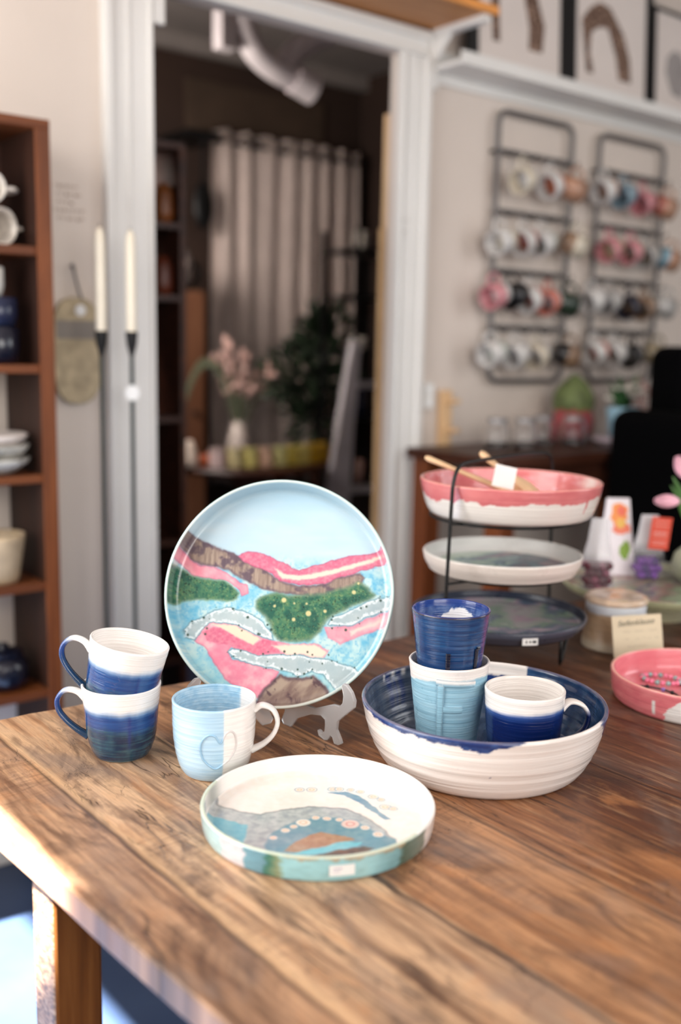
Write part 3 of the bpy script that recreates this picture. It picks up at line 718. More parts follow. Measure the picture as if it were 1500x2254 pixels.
# ---- landscape plate on its stand
PC = Vector((0.7440, 1.0420, 0.938)); PR_, PAZ, PT = 0.1483, R(227.6), R(21.5)
plate_n = Vector((math.cos(PT)*math.cos(PAZ), math.cos(PT)*math.sin(PAZ), math.sin(PT)))
plate_up = Vector((-math.sin(PT)*math.cos(PAZ), -math.sin(PT)*math.sin(PAZ), math.cos(PT)))
plate_rt = plate_up.cross(plate_n)
LP = dict(
 ridgeA=[(60, 330), (120, 372), (150, 388), (190, 395), (260, 430), (340, 460), (430, 495), (500, 520), (570, 560), (620, 572), (690, 622), (760, 660), (830, 680), (960, 680), (1020, 660), (1060, 630), (1120, 618), (1180, 598), (1215, 600), (1240, 625), (1210, 665), (1100, 705), (980, 735), (920, 742), (800, 730), (720, 718), (640, 702), (560, 672), (500, 642), (430, 602), (340, 582), (260, 572), (200, 542), (150, 475), (130, 425), (60, 400)],
 pinkR=[(482, 515), (500, 497), (560, 488), (620, 490), (680, 515), (740, 540), (800, 570), (848, 590), (900, 570), (980, 548), (1060, 520), (1150, 495), (1250, 478), (1310, 465), (1370, 430), (1440, 410), (1440, 530), (1390, 535), (1300, 552), (1200, 590), (1100, 622), (1050, 642), (1000, 667), (900, 677), (800, 667), (740, 652), (690, 612), (640, 590), (570, 567), (520, 547)],
 peachR=[(700, 580), (760, 610), (850, 622), (950, 602), (1100, 562), (1250, 512), (1330, 485), (1335, 505), (1250, 540), (1100, 590), (950, 630), (840, 650), (750, 640)],
 pinkL=[(100, 430), (150, 455), (160, 500), (200, 545), (260, 575), (340, 585), (420, 618), (480, 655), (550, 690), (556, 735), (520, 752), (495, 712), (440, 672), (380, 657), (300, 657), (220, 642), (170, 602), (125, 560), (60, 520)],
 greenL=[(70, 560), (110, 590), (160, 612), (220, 645), (300, 662), (380, 662), (440, 682), (500, 740), (490, 770), (440, 785), (360, 778), (250, 785), (160, 800), (105, 830), (60, 760)],
 greenC=[(610, 780), (650, 748), (730, 722), (800, 742), (900, 735), (1000, 722), (1100, 690), (1200, 650), (1260, 670), (1300, 720), (1270, 752), (1180, 790), (1100, 822), (1050, 852), (1020, 880), (985, 950), (930, 1000), (850, 1012), (760, 1007), (715, 960), (690, 900), (640, 850), (612, 822)],
 grey1=[(188, 960), (228, 908), (300, 880), (360, 840), (430, 820), (520, 835), (600, 868), (660, 903), (712, 960), (722, 1003), (640, 987), (560, 950), (500, 925), (430, 915), (340, 920), (300, 960), (262, 1022), (200, 1010)],
 pinkM=[(262, 1010), (300, 950), (350, 920), (430, 915), (500, 925), (560, 955), (640, 990), (740, 1010), (830, 1030), (960, 1015), (1050, 1050), (1020, 1092), (940, 1092), (820, 1082), (740, 1087), (640, 1097), (540, 1072), (480, 1052), (455, 1082), (480, 1122), (560, 1142), (640, 1162), (765, 1188), (740, 1232), (690, 1282), (650, 1340), (600, 1352), (520, 1290), (450, 1240), (400, 1170), (350, 1110), (320, 1060), (260, 1025)],
 roseM=[(300, 975), (360, 945), (470, 960), (560, 1010), (620, 1030), (660, 1000), (740, 1015), (760, 1080), (640, 1092), (540, 1066), (470, 1040), (400, 1040), (330, 1020)],
 peach1=[(350, 930), (400, 925), (480, 925), (560, 955), (640, 1000), (605, 1036), (520, 1000), (440, 962)],
 peach2=[(715, 1035), (850, 1030), (960, 1020), (1040, 1062), (1010, 1096), (900, 1087), (790, 1082)],
 grey2=[(453, 1085), (490, 1058), (560, 1073), (640, 1095), (740, 1090), (850, 1083), (940, 1095), (1050, 1100), (1130, 1128), (1190, 1140), (1235, 1180), (1220, 1240), (1175, 1275), (1110, 1290), (1060, 1240), (1030, 1200), (950, 1180), (870, 1218), (840, 1190), (780, 1180), (680, 1165), (580, 1150), (500, 1120)],
 brownB=[(640, 1400), (650, 1340), (700, 1270), (770, 1205), (830, 1222), (900, 1222), (960, 1202), (1010, 1240), (1055, 1290), (1080, 1330), (1000, 1400), (800, 1440)],
 grey3=[(1030, 902), (1050, 860), (1120, 830), (1200, 800), (1260, 760), (1330, 735), (1440, 725), (1440, 800), (1330, 832), (1250, 860), (1180, 902), (1100, 912), (1040, 907)],
 pinkS=[(1012, 920), (1100, 915), (1180, 905), (1260, 865), (1350, 830), (1440, 820), (1430, 880), (1300, 932), (1200, 975), (1110, 1015), (1040, 980)],
 peachS=[(1160, 935), (1250, 905), (1340, 860), (1345, 880), (1250, 925), (1170, 960)])
def p_plate(x, y):
    """x,y: glaze drawing coordinates (right, down)"""
    P = np.c_[x, y]; w = np.c_[fbm(x/45, y/45, 3)-0.5, fbm(x/45, y/45, 8)-0.5]*26; w = w+np.c_[fbm(x/12, y/12, 13)-0.5, fbm(x/12, y/12, 18)-0.5]*8; Q = P+w*0.7
    n = fbm(x/50, y/50, 5); nf = fbm(x/14, y/14, 6); strk = fbm(x/9, y/90, 9)
    wy = -(y-300)/300.0
    sky = mixc(C(176, 206, 222), C(190, 210, 220), np.clip(fbm(x/260, y/60, 2)*1.4-0.2, 0, 1)); sky = mixc(sky, C(150, 194, 218), sstep(330, 40, y)*0.5+0*n)
    blue = mixc(C(104, 178, 208), C(190, 216, 216), np.clip(n*2.2-0.45, 0, 1)); blue = mixc(blue, C(84, 164, 206), sstep(0.52, 0.72, nf)*0.5)
    blue = mixc(blue, C(160, 206, 210), sstep(1000, 1200, y)*0.5)
    c = mixc(sky, blue, sstep(470, 620, y+60*(n-0.5)))
    S = lambda k: sdist(Q, LP[k])
    def lay(c, k, col, soft=5.0, edge=None, ew=7, ea=0.6):
        d = S(k); c = mixc(c, col, sstep(soft, -soft, d))
        if edge is not None: c = mixc(c, edge, np.exp(-((d+ew*0.4)/ew)**2)*ea)
        return c
    br = mixc(C(128, 110, 102), C(168, 150, 136), np.clip(strk*1.7-0.3, 0, 1)); br = mixc(br, C(84, 70, 86), sstep(0.48, 0.72, n)*0.8)
    c = lay(c, 'ridgeA', br, 6, C(92, 76, 92), 9, 0.55)
    pk = mixc(C(202, 98, 130), C(222, 134, 152), np.clip(nf*1.6-0.3, 0, 1))
    c = lay(c, 'pinkR', pk, 4, C(150, 74, 110), 5, 0.45); c = lay(c, 'peachR', C(238, 208, 192), 8)
    pk2 = mixc(C(226, 138, 156), C(238, 178, 186), np.clip(n*1.8-0.4, 0, 1))
    c = lay(c, 'pinkL', pk2, 5, C(168, 96, 130), 5, 0.5)
    gr = mixc(C(38, 100, 84), C(96, 132, 92), np.clip(nf*1.6-0.3, 0, 1)); gr = mixc(gr, C(24, 80, 72), sstep(0.5, 0.7, n)*0.7)
    sp = vn(x/5.5, y/5.5, 31); gr = np.where((sp > 0.86)[:, None], C(22, 42, 40), gr); sp2 = vn(x/7, y/7, 37); gr = mixc(gr, C(150, 168, 112), sstep(0.84, 0.92, sp2)*0.6)
    c = lay(c, 'greenL', gr, 12, C(150, 160, 120), 9, 0.35); c = lay(c, 'greenC', gr, 13, C(140, 148, 120), 12, 0.4)
    for (fx, fy, fr) in ((770, 768, 15), (717, 805, 9), (918, 842, 17), (833, 880, 12), (1180, 708, 13), (905, 785, 8), (1015, 825, 11), (832, 785, 7), (1205, 655, 8)):
        dd = np.hypot(x-fx, y-fy); c = mixc(c, C(222, 206, 150), sstep(fr+3, fr-5, dd)*0.9)
    gy = mixc(C(152, 174, 182), C(184, 196, 198), n)
    def cloud(c, k):
        d = S(k); c = mixc(c, C(104, 144, 160), sstep(5, -2, d)*0.9); c = mixc(c, C(220, 230, 232), sstep(-2, -9, d)); c = mixc(c, gy, sstep(-10, -26, d+44*(nf-0.5))); return c
    c = lay(c, 'pinkM', mixc(C(226, 130, 154), C(240, 180, 188), np.clip(n*2-0.55, 0, 1)), 5, C(190, 90, 120), 5, 0.4)
    c = lay(c, 'roseM', pk, 6); c = lay(c, 'peach1', C(240, 208, 186), 7); c = lay(c, 'peach2', C(240, 210, 192), 8)
    for k in ('grey1', 'grey2', 'grey3'): c = cloud(c, k)
    c = lay(c, 'pinkS', pk2, 5, C(196, 110, 140), 6, 0.4); c = lay(c, 'peachS', C(242, 204, 196), 9)
    bb = mixc(C(166, 148, 132), C(120, 98, 92), np.clip(fbm((x+y)/60, (x-y)/160, 4)*2.4-0.9, 0, 1)); bb = mixc(bb, C(78, 58, 66), sstep(0.6, 0.7, fbm((x+y)/70, (y-x)/30, 21))*0.8)
    c = lay(c, 'brownB', bb, 5, C(80, 60, 70), 10, 0.7)
    # dots of glaze along the clouds
    dots = np.zeros(len(x))
    rs = np.random.RandomState(5)
    for k in ('grey1', 'grey2', 'grey3'):
        pl = np.array(LP[k], float)
        for i in range(len(pl)):
            for _ in range(rs.randint(0, 4)):
                t = rs.rand(); q = pl[i]*(1-t)+pl[(i+1) % len(pl)]*t+rs.randn(2)*15; dots = np.maximum(dots, sstep(10.5, 6, np.hypot(x-q[0], y-q[1])+rs.rand()*7))
    c = mixc(c, C(44, 70, 62), dots*0.9)
    c = mixc(c, C(96, 70, 60), np.exp(-(np.hypot(x-165, y-400)/26)**2))
    return c
def landscape_plate():
    root = thing('landscape_plate', 'large upright round plate painted with pink hills, green woods and blue sky', 'plate', tuple(PC))
    m = Matrix((plate_rt, plate_up, plate_n)).transposed().to_euler(); root.rotation_euler = m
    dep = 0.030; rb = PR_*0.972
    prof = [(0, -dep-0.006), (rb-0.006, -dep-0.006), (rb+0.0005, -dep-0.003), (rb+0.002, -dep+0.004), (PR_, -0.001), (PR_-0.0012, 0.0006), (PR_-0.0032, 0.0006), (PR_-0.0045, -0.001), (rb-0.003, -dep+0.005), (rb-0.005, -dep+0.0008), (rb-0.009, -dep), (0, -dep)]
    fine = list(resample(prof[:4], 0.004))+list(resample(prof[3:5], 0.0015))[1:]+list(prof[5:8])+list(resample(prof[7:9], 0.0012))[1:]+list(prof[9:10])+list(resample(prof[10:], 0.00095))
    fine = [(float(a), float(b)) for a, b in fine]; fine[0] = (0, fine[0][1]); fine[-1] = (0, fine[-1][1])
    mb = MB(); mb.lathe(fine, 720); o = mb.build('plate_body', M_glaze_plate, root, smooth=True, angle=180)
    V = np.array(mb.v); rr = np.hypot(V[:, 0], V[:, 1])
    X = 751+V[:, 0]/rb*647; Y = 737-V[:, 1]/rb*647
    c = p_plate(X, Y)
    # outer wall: aqua above, brown where the earth colours run over the edge
    idx = V[:, 2]; back = np.zeros(len(V), bool); k = 0
    cnt = [1 if q[0] < 1e-6 else 720 for q in fine]; st = np.cumsum([0]+cnt); i_rim = next(i for i, q in enumerate(fine) if abs(q[1]-0.0006) < 1e-6)
    back[:st[i_rim]] = True
    ang = np.degrees(np.arctan2(V[:, 1], V[:, 0])) % 360
    wall = np.zeros((len(V), 3))+C(150, 190, 196); wall = mixc(wall, C(150, 130, 112), np.exp(-((ang-272)/26)**2)); wall = mixc(wall, C(60, 110, 100), np.exp(-((ang-185)/14)**2)*0.6)
    c = np.where(back[:, None], wall, c)
    rimm = (np.abs(V[:, 2]-0.0003) < 0.0006); c = np.where(rimm[:, None], mixc(C(214, 222, 216)+0*c, wall, 0.25*np.ones(len(V))), c)
    set_glaze(o.data, c)
landscape_plate()

# clear plastic plate stand
def acrylic():
    m = NT('clear_acrylic'); m.set(Base_Color=(0.93, 0.94, 0.96, 1), Roughness=0.16, IOR=1.4); m.b.inputs['Transmission Weight'].default_value = 0.72
    v = m.map(); m.bump(m.noise(v, 160, 3), 0.12, 0.001); return m.m
M_acr = acrylic()
def easel():
    h = Vector((math.cos(PAZ), math.sin(PAZ), 0)); lat = Vector((-h.y, h.x, 0))
    t = thing('plate_stand', 'clear plastic plate stand holding up the landscape plate', 'plate stand', (PC.x, PC.y, T))
    prof = [(-.009, .0035), (-.004, .0), (.004, .0), (.007, .007), (.0105, .0085), (.016, .001), (.022, .0), (.031, .003), (.0335, .010), (.030, .0105), (.026, .0075), (.021, .011), (.020, .020), (.0205, .0265), (.028, .030),
            (.045, .027), (.072, .014), (.083, .0), (.096, .0), (.100, .006), (.094, .018), (.0925, .030), (.108, .045), (.150, .104), (.144, .108), (.094, .052), (.060, .037), (.040, .0365),
            (.008, .0500), (-.004, .0510), (-.0095, .0565), (-.0105, .066), (-.0075, .077), (-.0095, .0815), (-.0155, .081), (-.024, .074), (-.0295, .064), (-.0285, .055), (-.0125, .0405), (-.001, .030), (.0005, .019), (-.006, .009)]
    for sgn in (1, -1):
        # which side: lateral axis points to the photo's right when positive
        base = h*0.060+lat*(0.083*sgn); d = (h*-0.645+lat*(-0.763*sgn)).normalized(); nrm = Vector((-d.y, d.x, 0))
        mb = MB().prism(prof, lambda a, b: base+d*a+Vector((0, 0, b)), nrm*0.0055)
        mb.build('side_piece', M_acr, t, bevel=0.0011, seg=2)
    MB().tube([h*-0.006+lat*0.0+Vector((0, 0, 0.02)), h*-0.006+Vector((0, 0, 0.052))], 0.0035, 12).build('hinge_pin', M_acr, t, smooth=True)
easel()

# ================================================================== TIERED STAND WITH DISHES
SX, SY = 1.213, 1.083
def swirl(cols, seed, scale=26, rim=None, rimw=0.006, R_=0.14, out=None):
    def f(az, r, z, fl, x, y):
        X = x*scale; Y = y*scale; wx = fbm(X*0.6, Y*0.6, seed)*3.2; n = fbm(X*0.5+wx, Y*1.1+wx*0.6, seed+3); n = np.clip((n-0.25)*2.0, 0, 0.999)
        k = n*(len(cols)-1); i = np.floor(k).astype(int); t = k-i; cc = np.array([C(*q) for q in cols]+[C(*cols[-1])])
        c = cc[i]*(1-t[:, None])+cc[i+1]*t[:, None]
        if rim is not None:
            wz = (fl > 0.25) & (r > R_-rimw-0.001*(fbm(az/12, az*0, seed)-0.5)); c = np.where(wz[:, None], C(*rim), c)
        if out is not None: c = np.where((fl < 0.3)[:, None], C(*out)*(0.96+0.08*fbm(z*400, az*0.03, seed+8))[:, None], c)
        return c
    return f
def p_pinkbowl(az, r, z, fl, x, y):
    ins = fl > 0.3; st = band_noise(z, az, 3); wh = mixc(C(240, 236, 230), C(226, 220, 214), np.clip(0.4+st*2, 0, 1))
    pk = mixc(C(222, 134, 134), C(208, 112, 116), np.clip(fbm(az/10, z*90, 5)*1.6-0.3, 0, 1))
    d = 0.019+0.011*(fbm(az/16.0, az*0, 21)-0.5)*2+0.004*(fbm(az/5, az*0, 25)-0.5)*2
    d = d*np.interp(az, [0, 255, 285, 310, 360], [1, 1, 0.7, 0.9, 1]); d = np.maximum(d, 0.034*np.exp(-((az-277)/1.6)**2))
    o = mixc(wh, pk, sstep(-0.0006, 0.0006, z-0.0505+d))
    i = mixc(pk, C(238, 206, 214), np.clip(fbm(az/7, z*140, 9)*3-1.7, 0, 1)*0.8); i = mixc(i, wh, np.exp(-((az-330)/14)**2)*sstep(0.02, 0.05, z))
    rim = mixc(pk, C(238, 178, 160), 0.55+0*z)
    return np.where(((fl > 0.3) & (fl < 0.7))[:, None], rim, np.where(ins[:, None], i, o))
def dish(name, label, cat, loc, outer, wall, floor, paint, mat=M_glaze_soft, seg=220, ds=0.0018, seed=3):
    t = thing(name, label, cat, loc); vessel(name+'_body', outer, wall, floor, paint, mat, t, seg=seg, ds=ds, seed=seed, ridge=0.0003); return t
stand = thing('tiered_stand', 'black wire stand of three tiers carrying pottery dishes, on the table', 'stand', (SX, SY, T))
def wire_stand():
    A = Vector((-0.146, -0.026, 0)); B = Vector((0.146, 0.026, 0)); zt = 1.082-T
    pts = [A*1.06+Vector((0, 0, 0.058)), A*1.03+Vector((0, 0, 0.16)), A+Vector((0, 0, zt-0.055)), A*0.985+Vector((0, 0, zt-0.03)), A*0.93+Vector((0, 0, zt-0.010)), A*0.82+Vector((0, 0, zt-0.001)), A*0.6+Vector((0, 0, zt+0.001)), A*0.2+Vector((0, 0, zt+0.002)), B*0.2+Vector((0, 0, zt+0.002)), B*0.6+Vector((0, 0, zt+0.001)), B*0.82+Vector((0, 0, zt-0.001)), B*0.93+Vector((0, 0, zt-0.010)), B*0.985+Vector((0, 0, zt-0.03)), B+Vector((0, 0, zt-0.055)), B*1.03+Vector((0, 0, 0.16)), B*1.06+Vector((0, 0, 0.058))]
    MB().tube(spline(pts, 6), 0.0029, 10).build('frame_arch', M_black, stand, smooth=True, angle=180)
    for z, rad, ext in ((0.0515, 0.118, 0.155), (0.1385, 0.098, 0.150), (0.2295, 0.118, 0.148)):
        mb = MB(); mb.tube([(rad*math.cos(a*PI/20), rad*math.sin(a*PI/20), z) for a in range(40)], 0.0022, 8, True)
        d = B.normalized()
        for s in (1, -1): mb.tube([d*s*rad+Vector((0, 0, z)), d*s*ext+Vector((0, 0, z+0.004))], 0.002, 8)
        if z < 0.1: mb.tube([d*-rad+Vector((0, 0, z)), d*rad+Vector((0, 0, z))], 0.002, 8)
        mb.build('tier_ring', M_black, stand, smooth=True, angle=180)
    for ang in (-68, 52, 172):
        c = Vector((math.cos(R(ang)), math.sin(R(ang)), 0)); p = Vector((-c.y, c.x, 0))
        MB().tube([c*0.108+p*0.018+Vector((0, 0, 0.052)), c*0.104+p*0.004+Vector((0, 0, 0.008)), c*0.103+Vector((0, 0, 0.003)), c*0.104-p*0.004+Vector((0, 0, 0.008)), c*0.108-p*0.018+Vector((0, 0, 0.052))], 0.0028, 8).build('hairpin_foot', M_black, stand, smooth=True, angle=180)
wire_stand()
flat_outer = lambda r, h, rb=0.93: [(r*rb, 0), (r*rb+0.003, 0.001), (r*(rb+0.03), 0.004), (r*0.985, h*0.55), (r, h)]
d1 = dish('ceramic_plate', 'dark slate plate with muted swirls, on the bottom tier of the wire stand', 'plate', (1.208, 1.082, T+0.0545), flat_outer(0.14, 0.0195, 0.9), 0.005, 0.007,
     swirl([(62, 82, 104), (96, 108, 128), (158, 132, 146), (150, 150, 150), (112, 138, 118), (76, 92, 116), (170, 150, 160)], 5, 16, (34, 42, 60), 0.010, 0.14, (70, 74, 88)))
sticker('price_sticker', d1, 0.1402, 242, 0.0095, 0.024, 0.0105, [(0.42, 0.56, 0.35, 0.65), (0.64, 0.9, 0.3, 0.7), (0.2, 0.3, 0.3, 0.7)])
dish('ceramic_plate', 'white rimmed plate with dark green centre, on the middle tier of the wire stand', 'plate', (1.2175, 1.088, T+0.1415), flat_outer(0.127, 0.0275, 0.9), 0.0055, 0.007,
     swirl([(176, 192, 176), (150, 172, 150), (96, 128, 140), (56, 82, 100), (150, 108, 120), (120, 148, 124), (176, 190, 190)], 12, 15, (228, 226, 222), 0.018, 0.127, (226, 216, 208)))
dish('ceramic_bowl', 'white bowl with pink drip glaze, on the top tier of the wire stand', 'bowl', (1.2174, 1.0776, T+0.2325), [(0.118, 0), (0.122, 0.001), (0.128, 0.005), (0.1345, 0.020), (0.140, 0.040), (0.143, 0.0547)], 0.006, 0.008, p_pinkbowl, M_glaze, 320, 0.0015)
M_beech = flat('pale_beech', (226, 190, 150), 0.55, var=0.05, scale=20)
def spoon(label, a, b, w):
    """wooden spoon from the bowl a to the handle end b"""
    a = Vector(a); b = Vector(b); d = (b-a); L = d.length; t = thing('wooden_spoon', label, 'spoon', tuple(a)); t.rotation_euler = d.to_track_quat('X', 'Z').to_euler()
    mb = MB()
    prof = [(0, 0.0), (0.004, w*1.0), (0.02, w*1.5), (0.05, w*1.6), (0.08, w*0.8), (L*0.75, w*0.55), (L-0.006, w*0.75), (L, w*0.4)]
    vs = []; n = 12
    for x, r in prof:
        for k in range(n): vs.append((x, r*math.cos(2*PI*k/n), max(r*0.35, 0.002)*math.sin(2*PI*k/n)))
    fs = [(i*n+k, i*n+(k+1) % n, (i+1)*n+(k+1) % n, (i+1)*n+k) for i in range(len(prof)-1) for k in range(n)]+[tuple(range(n)), tuple((len(prof)-1)*n+k for k in range(n))]
    mb.add(vs, fs).build('spoon_blade', M_beech, t, smooth=True, angle=60); return t
spoon('pale wooden spoon leaning left over the rim of the pink drip bowl', (1.26, 1.03, 1.004), (1.116, 1.168, 1.080), 0.018)
sp2 = spoon('pale wooden spoon with white paper tag, upright in the pink drip bowl', (1.262, 1.035, 1.004), (1.186, 1.116, 1.089), 0.023)
bpy.context.view_layer.update(); _tg = MB().box(-0.017, 0.017, -0.0004, 0.0004, -0.017, 0.017).build('paper_tag', M_paper, sp2)
_tg.matrix_parent_inverse = sp2.matrix_world.inverted(); _tg.location = (1.171, 1.049, 1.058); _tg.rotation_euler = (R(-12), R(12), R(-36))

# ================================================================== RIGHT-HAND SIDE OF THE TABLE
def p_pinktray(az, r, z, fl, x, y):
    pk = mixc(C(230, 138, 142), C(216, 112, 122), np.clip(fbm(az/9, z*120, 5)*1.6-0.3, 0, 1)); wh = C(232, 230, 228)
    a = az-np.interp(z, [0, 0.02, 0.03, 0.0395], [190, 193, 199, 206])+207+4*(fbm(z*160, z*0, 3)-0.5)
    o = mixc(pk, wh+0*pk, sstep(206.5, 207.5, a)*(1-sstep(290, 294, a)))
    o = mixc(o, wh+0*pk, np.exp(-((az-184)/1.3)**4)*sstep(0.006, 0.010, z)*(1-sstep(0.026, 0.029, z)))
    rim = C(238, 172, 160)
    return np.where(((fl > 0.3) & (fl < 0.7))[:, None], rim, np.where((fl > 0.6)[:, None], mixc(pk, C(224, 124, 138), 0.4+0*z), o))
ptx, pty = 1.2832, 0.7654
dish('ceramic_tray', 'pink glazed round tray holding bead bracelets, at the right edge of the table', 'tray', (ptx, pty, T), [(0.112, 0), (0.1145, 0.001), (0.118, 0.006), (0.1205, 0.018), (0.122, 0.0395)], 0.005, 0.007, p_pinktray, M_glaze, 320, 0.0016)
M_beadp = flat('pink_bead', (240, 130, 160), 0.25, var=0.08); M_beads = flat('pale_green_glass_bead', (150, 178, 176), 0.15, 0.2, var=0.1); M_beadk = flat('black_bead', (16, 15, 17), 0.35); M_beadb = flat('beige_bead', (204, 178, 140), 0.4); M_beadv = flat('violet_bead', (140, 116, 190), 0.3)
def bracelet(label, cx, cy, ax, ay, rot, mats, br, n, cord=None, group=None):
    t = thing('bead_bracelet', label, 'bracelet', (cx, cy, T+0.0072+br)); beads = {}
    ring = []
    for k in range(n):
        a = 2*PI*k/n; x = ax*math.cos(a); y = ay*math.sin(a); p = (x*math.cos(rot)-y*math.sin(rot), x*math.sin(rot)+y*math.cos(rot), 0); ring.append(p)
    for k, p in enumerate(ring):
        m = mats[k % len(mats)]
        if m is None: continue
        MB().sphere(p, br, 8).build('bead', m, t, smooth=True, angle=180)
    MB().tube(ring, cord or 0.0006, 6, True).build('cord', M_beadk if cord else M_beadb, t, smooth=True)
    return t
bracelet('black cord bracelet with a few knots and a violet bead, in the pink tray', 1.238, 0.806, 0.034, 0.019, -1.35, [M_beadk, None, None, None, M_beadk, None, M_beadv, None, None], 0.0032, 27, 0.0014)
bracelet('pink and grey bead bracelet in the pink tray, behind the black cord one', 1.296, 0.833, 0.028, 0.019, -1.1, [M_beadp, M_beads, M_beadp, M_beads, M_beadp], 0.0038, 22)
bracelet('beige and silver bead bracelet in the pink tray, cut by the photo edge', 1.318, 0.776, 0.026, 0.026, 0.0, [M_beadb, M_beadb, M_beads], 0.0034, 24)

def p_jar(az, r, z, fl, x, y):
    st = band_noise(z, az, 5); b = mixc(C(206, 178, 142), C(186, 158, 128), np.clip(0.5+st*2, 0, 1)); b = mixc(b, C(216, 204, 180), sstep(0.022, 0.010, z))
    c = mixc(b, C(216, 222, 230)+0*b, sstep(-0.0012, 0.0012, z-0.062-0.002*(fbm(az/20, az*0, 3)-0.5)*2)); return c
jar = thing('ceramic_jar', 'lidded beige and pale blue jar standing behind the handwritten card', 'jar', (1.4134, 1.0051, T))
vessel('jar_body', [(0.052, 0), (0.0535, 0.0015), (0.0530, 0.010), (0.0502, 0.030), (0.0495, 0.060), (0.0500, 0.078)], 0.004, 0.006, p_jar, M_glaze_soft, jar, seg=120, ds=0.002)
lid = MB().lathe([(0, 0.0765), (0.049, 0.0765), (0.0525, 0.0795), (0.0528, 0.0835), (0.0505, 0.087), (0.046, 0.0892), (0.043, 0.0885), (0.02, 0.0895), (0, 0.0905)], 60).build('lid', flat('beige_glazed_lid', (212, 188, 164), 0.2, var=0.12, scale=30, coat=0.4), jar, smooth=True, angle=60)

card = thing('price_card', 'cream handwritten card leaning against the beige lidded jar', 'card', (1.3765, 0.927, T))
_cn = Vector((-0.55, -0.80, 0.22)).normalized(); _cu = (Vector((0, 0, 1))-_cn*_cn.z).normalized(); _cr = _cu.cross(_cn)
_th = R(-3); _cr, _cu = _cr*math.cos(_th)-_cu*math.sin(_th), _cu*math.cos(_th)+_cr*math.sin(_th)
card.matrix_world = Matrix(((_cr.x, _cu.x, _cn.x, 1.372), (_cr.y, _cu.y, _cn.y, 0.925), (_cr.z, _cu.z, _cn.z, T+0.003), (0, 0, 0, 1)))
MB().box(-0.041, 0.041, 0.0, 0.072, -0.0004, 0.0004).build('card_sheet', flat('cream_card', (226, 212, 184), 0.8, var=0.02), card)
text_mesh('handwriting', 'Seifenklause', 0.0125, flat('dark_green_ink', (60, 64, 52), 0.8), card, shear=0.35, depth=0.0001, loc=(-0.002, 0.060, 0.0006), rot=(0, 0, 0.05))
def scribble(name, parent, mat, rows, x0, x1, lw, seed, z=0.0006, to=None):
    rs = random.Random(seed); mb = MB()
    for (yy, a, b, hgt) in rows:
        pts = []; x = a
        while x < b:
            pts.append((x, yy+(rs.random()-0.5)*hgt, z)); x += hgt*(0.25+0.3*rs.random())
        if len(pts) > 2: mb.tube(pts, lw, 4)
    return mb.build(name, mat, parent)
scribble('faint_writing', card, M_pale_ink, [(0.046, -0.024, -0.012, 0.004), (0.046, -0.004, 0.010, 0.004), (0.047, 0.018, 0.034, 0.004), (0.034, -0.024, -0.014, 0.005), (0.034, -0.004, 0.004, 0.004), (0.035, 0.008, 0.022, 0.004), (0.035, 0.028, 0.036, 0.004), (0.022, -0.018, 0.016, 0.003)], 0, 0, 0.0003, 4)

# green cake plate on a foot with sweets
CPX, CPY, CPZ = 1.650, 1.085, T+0.048
cp = dish('cake_stand', 'wide green and rose glazed cake plate on a foot, carrying bags of sweets', 'cake stand', (CPX, CPY, CPZ), flat_outer(0.178, 0.018, 0.92), 0.007, 0.012,
          swirl([(150, 166, 138), (128, 150, 124), (158, 118, 116), (172, 176, 150), (104, 96, 110), (150, 160, 130), (168, 148, 130)], 31, 13, None, 0, 0.178, (176, 180, 146)))
MB().lathe([(0, -0.048), (0.058, -0.048), (0.06, -0.044), (0.045, -0.03), (0.036, -0.012), (0.042, 0.002), (0, 0.003)], 48).build('foot', flat('pale_olive_glaze', (176, 170, 142), 0.3, coat=0.3), cp, smooth=True, angle=60)
ZP = CPZ+0.0125
def clear_film():
    m = NT('clear_cellophane'); m.set(Base_Color=(0.93, 0.93, 0.97, 1), Roughness=0.12, IOR=1.3); v = m.map(); zz = m.n('ShaderNodeSeparateXYZ', i={0: v}).outputs[2]; m.set(Alpha=m.ramp(zz, [(0.045, (0.07, 0.07, 0.07)), (0.075, (0.5, 0.5, 0.5))])); m.bump(m.noise(v, 60, 4, 0.6, 1.0), 0.8, 0.004); m.b.inputs['Coat Weight'].default_value = 0.5; return m.m  # opacity rises with height, whitening the bag top in place of highlights
M_film = clear_film()
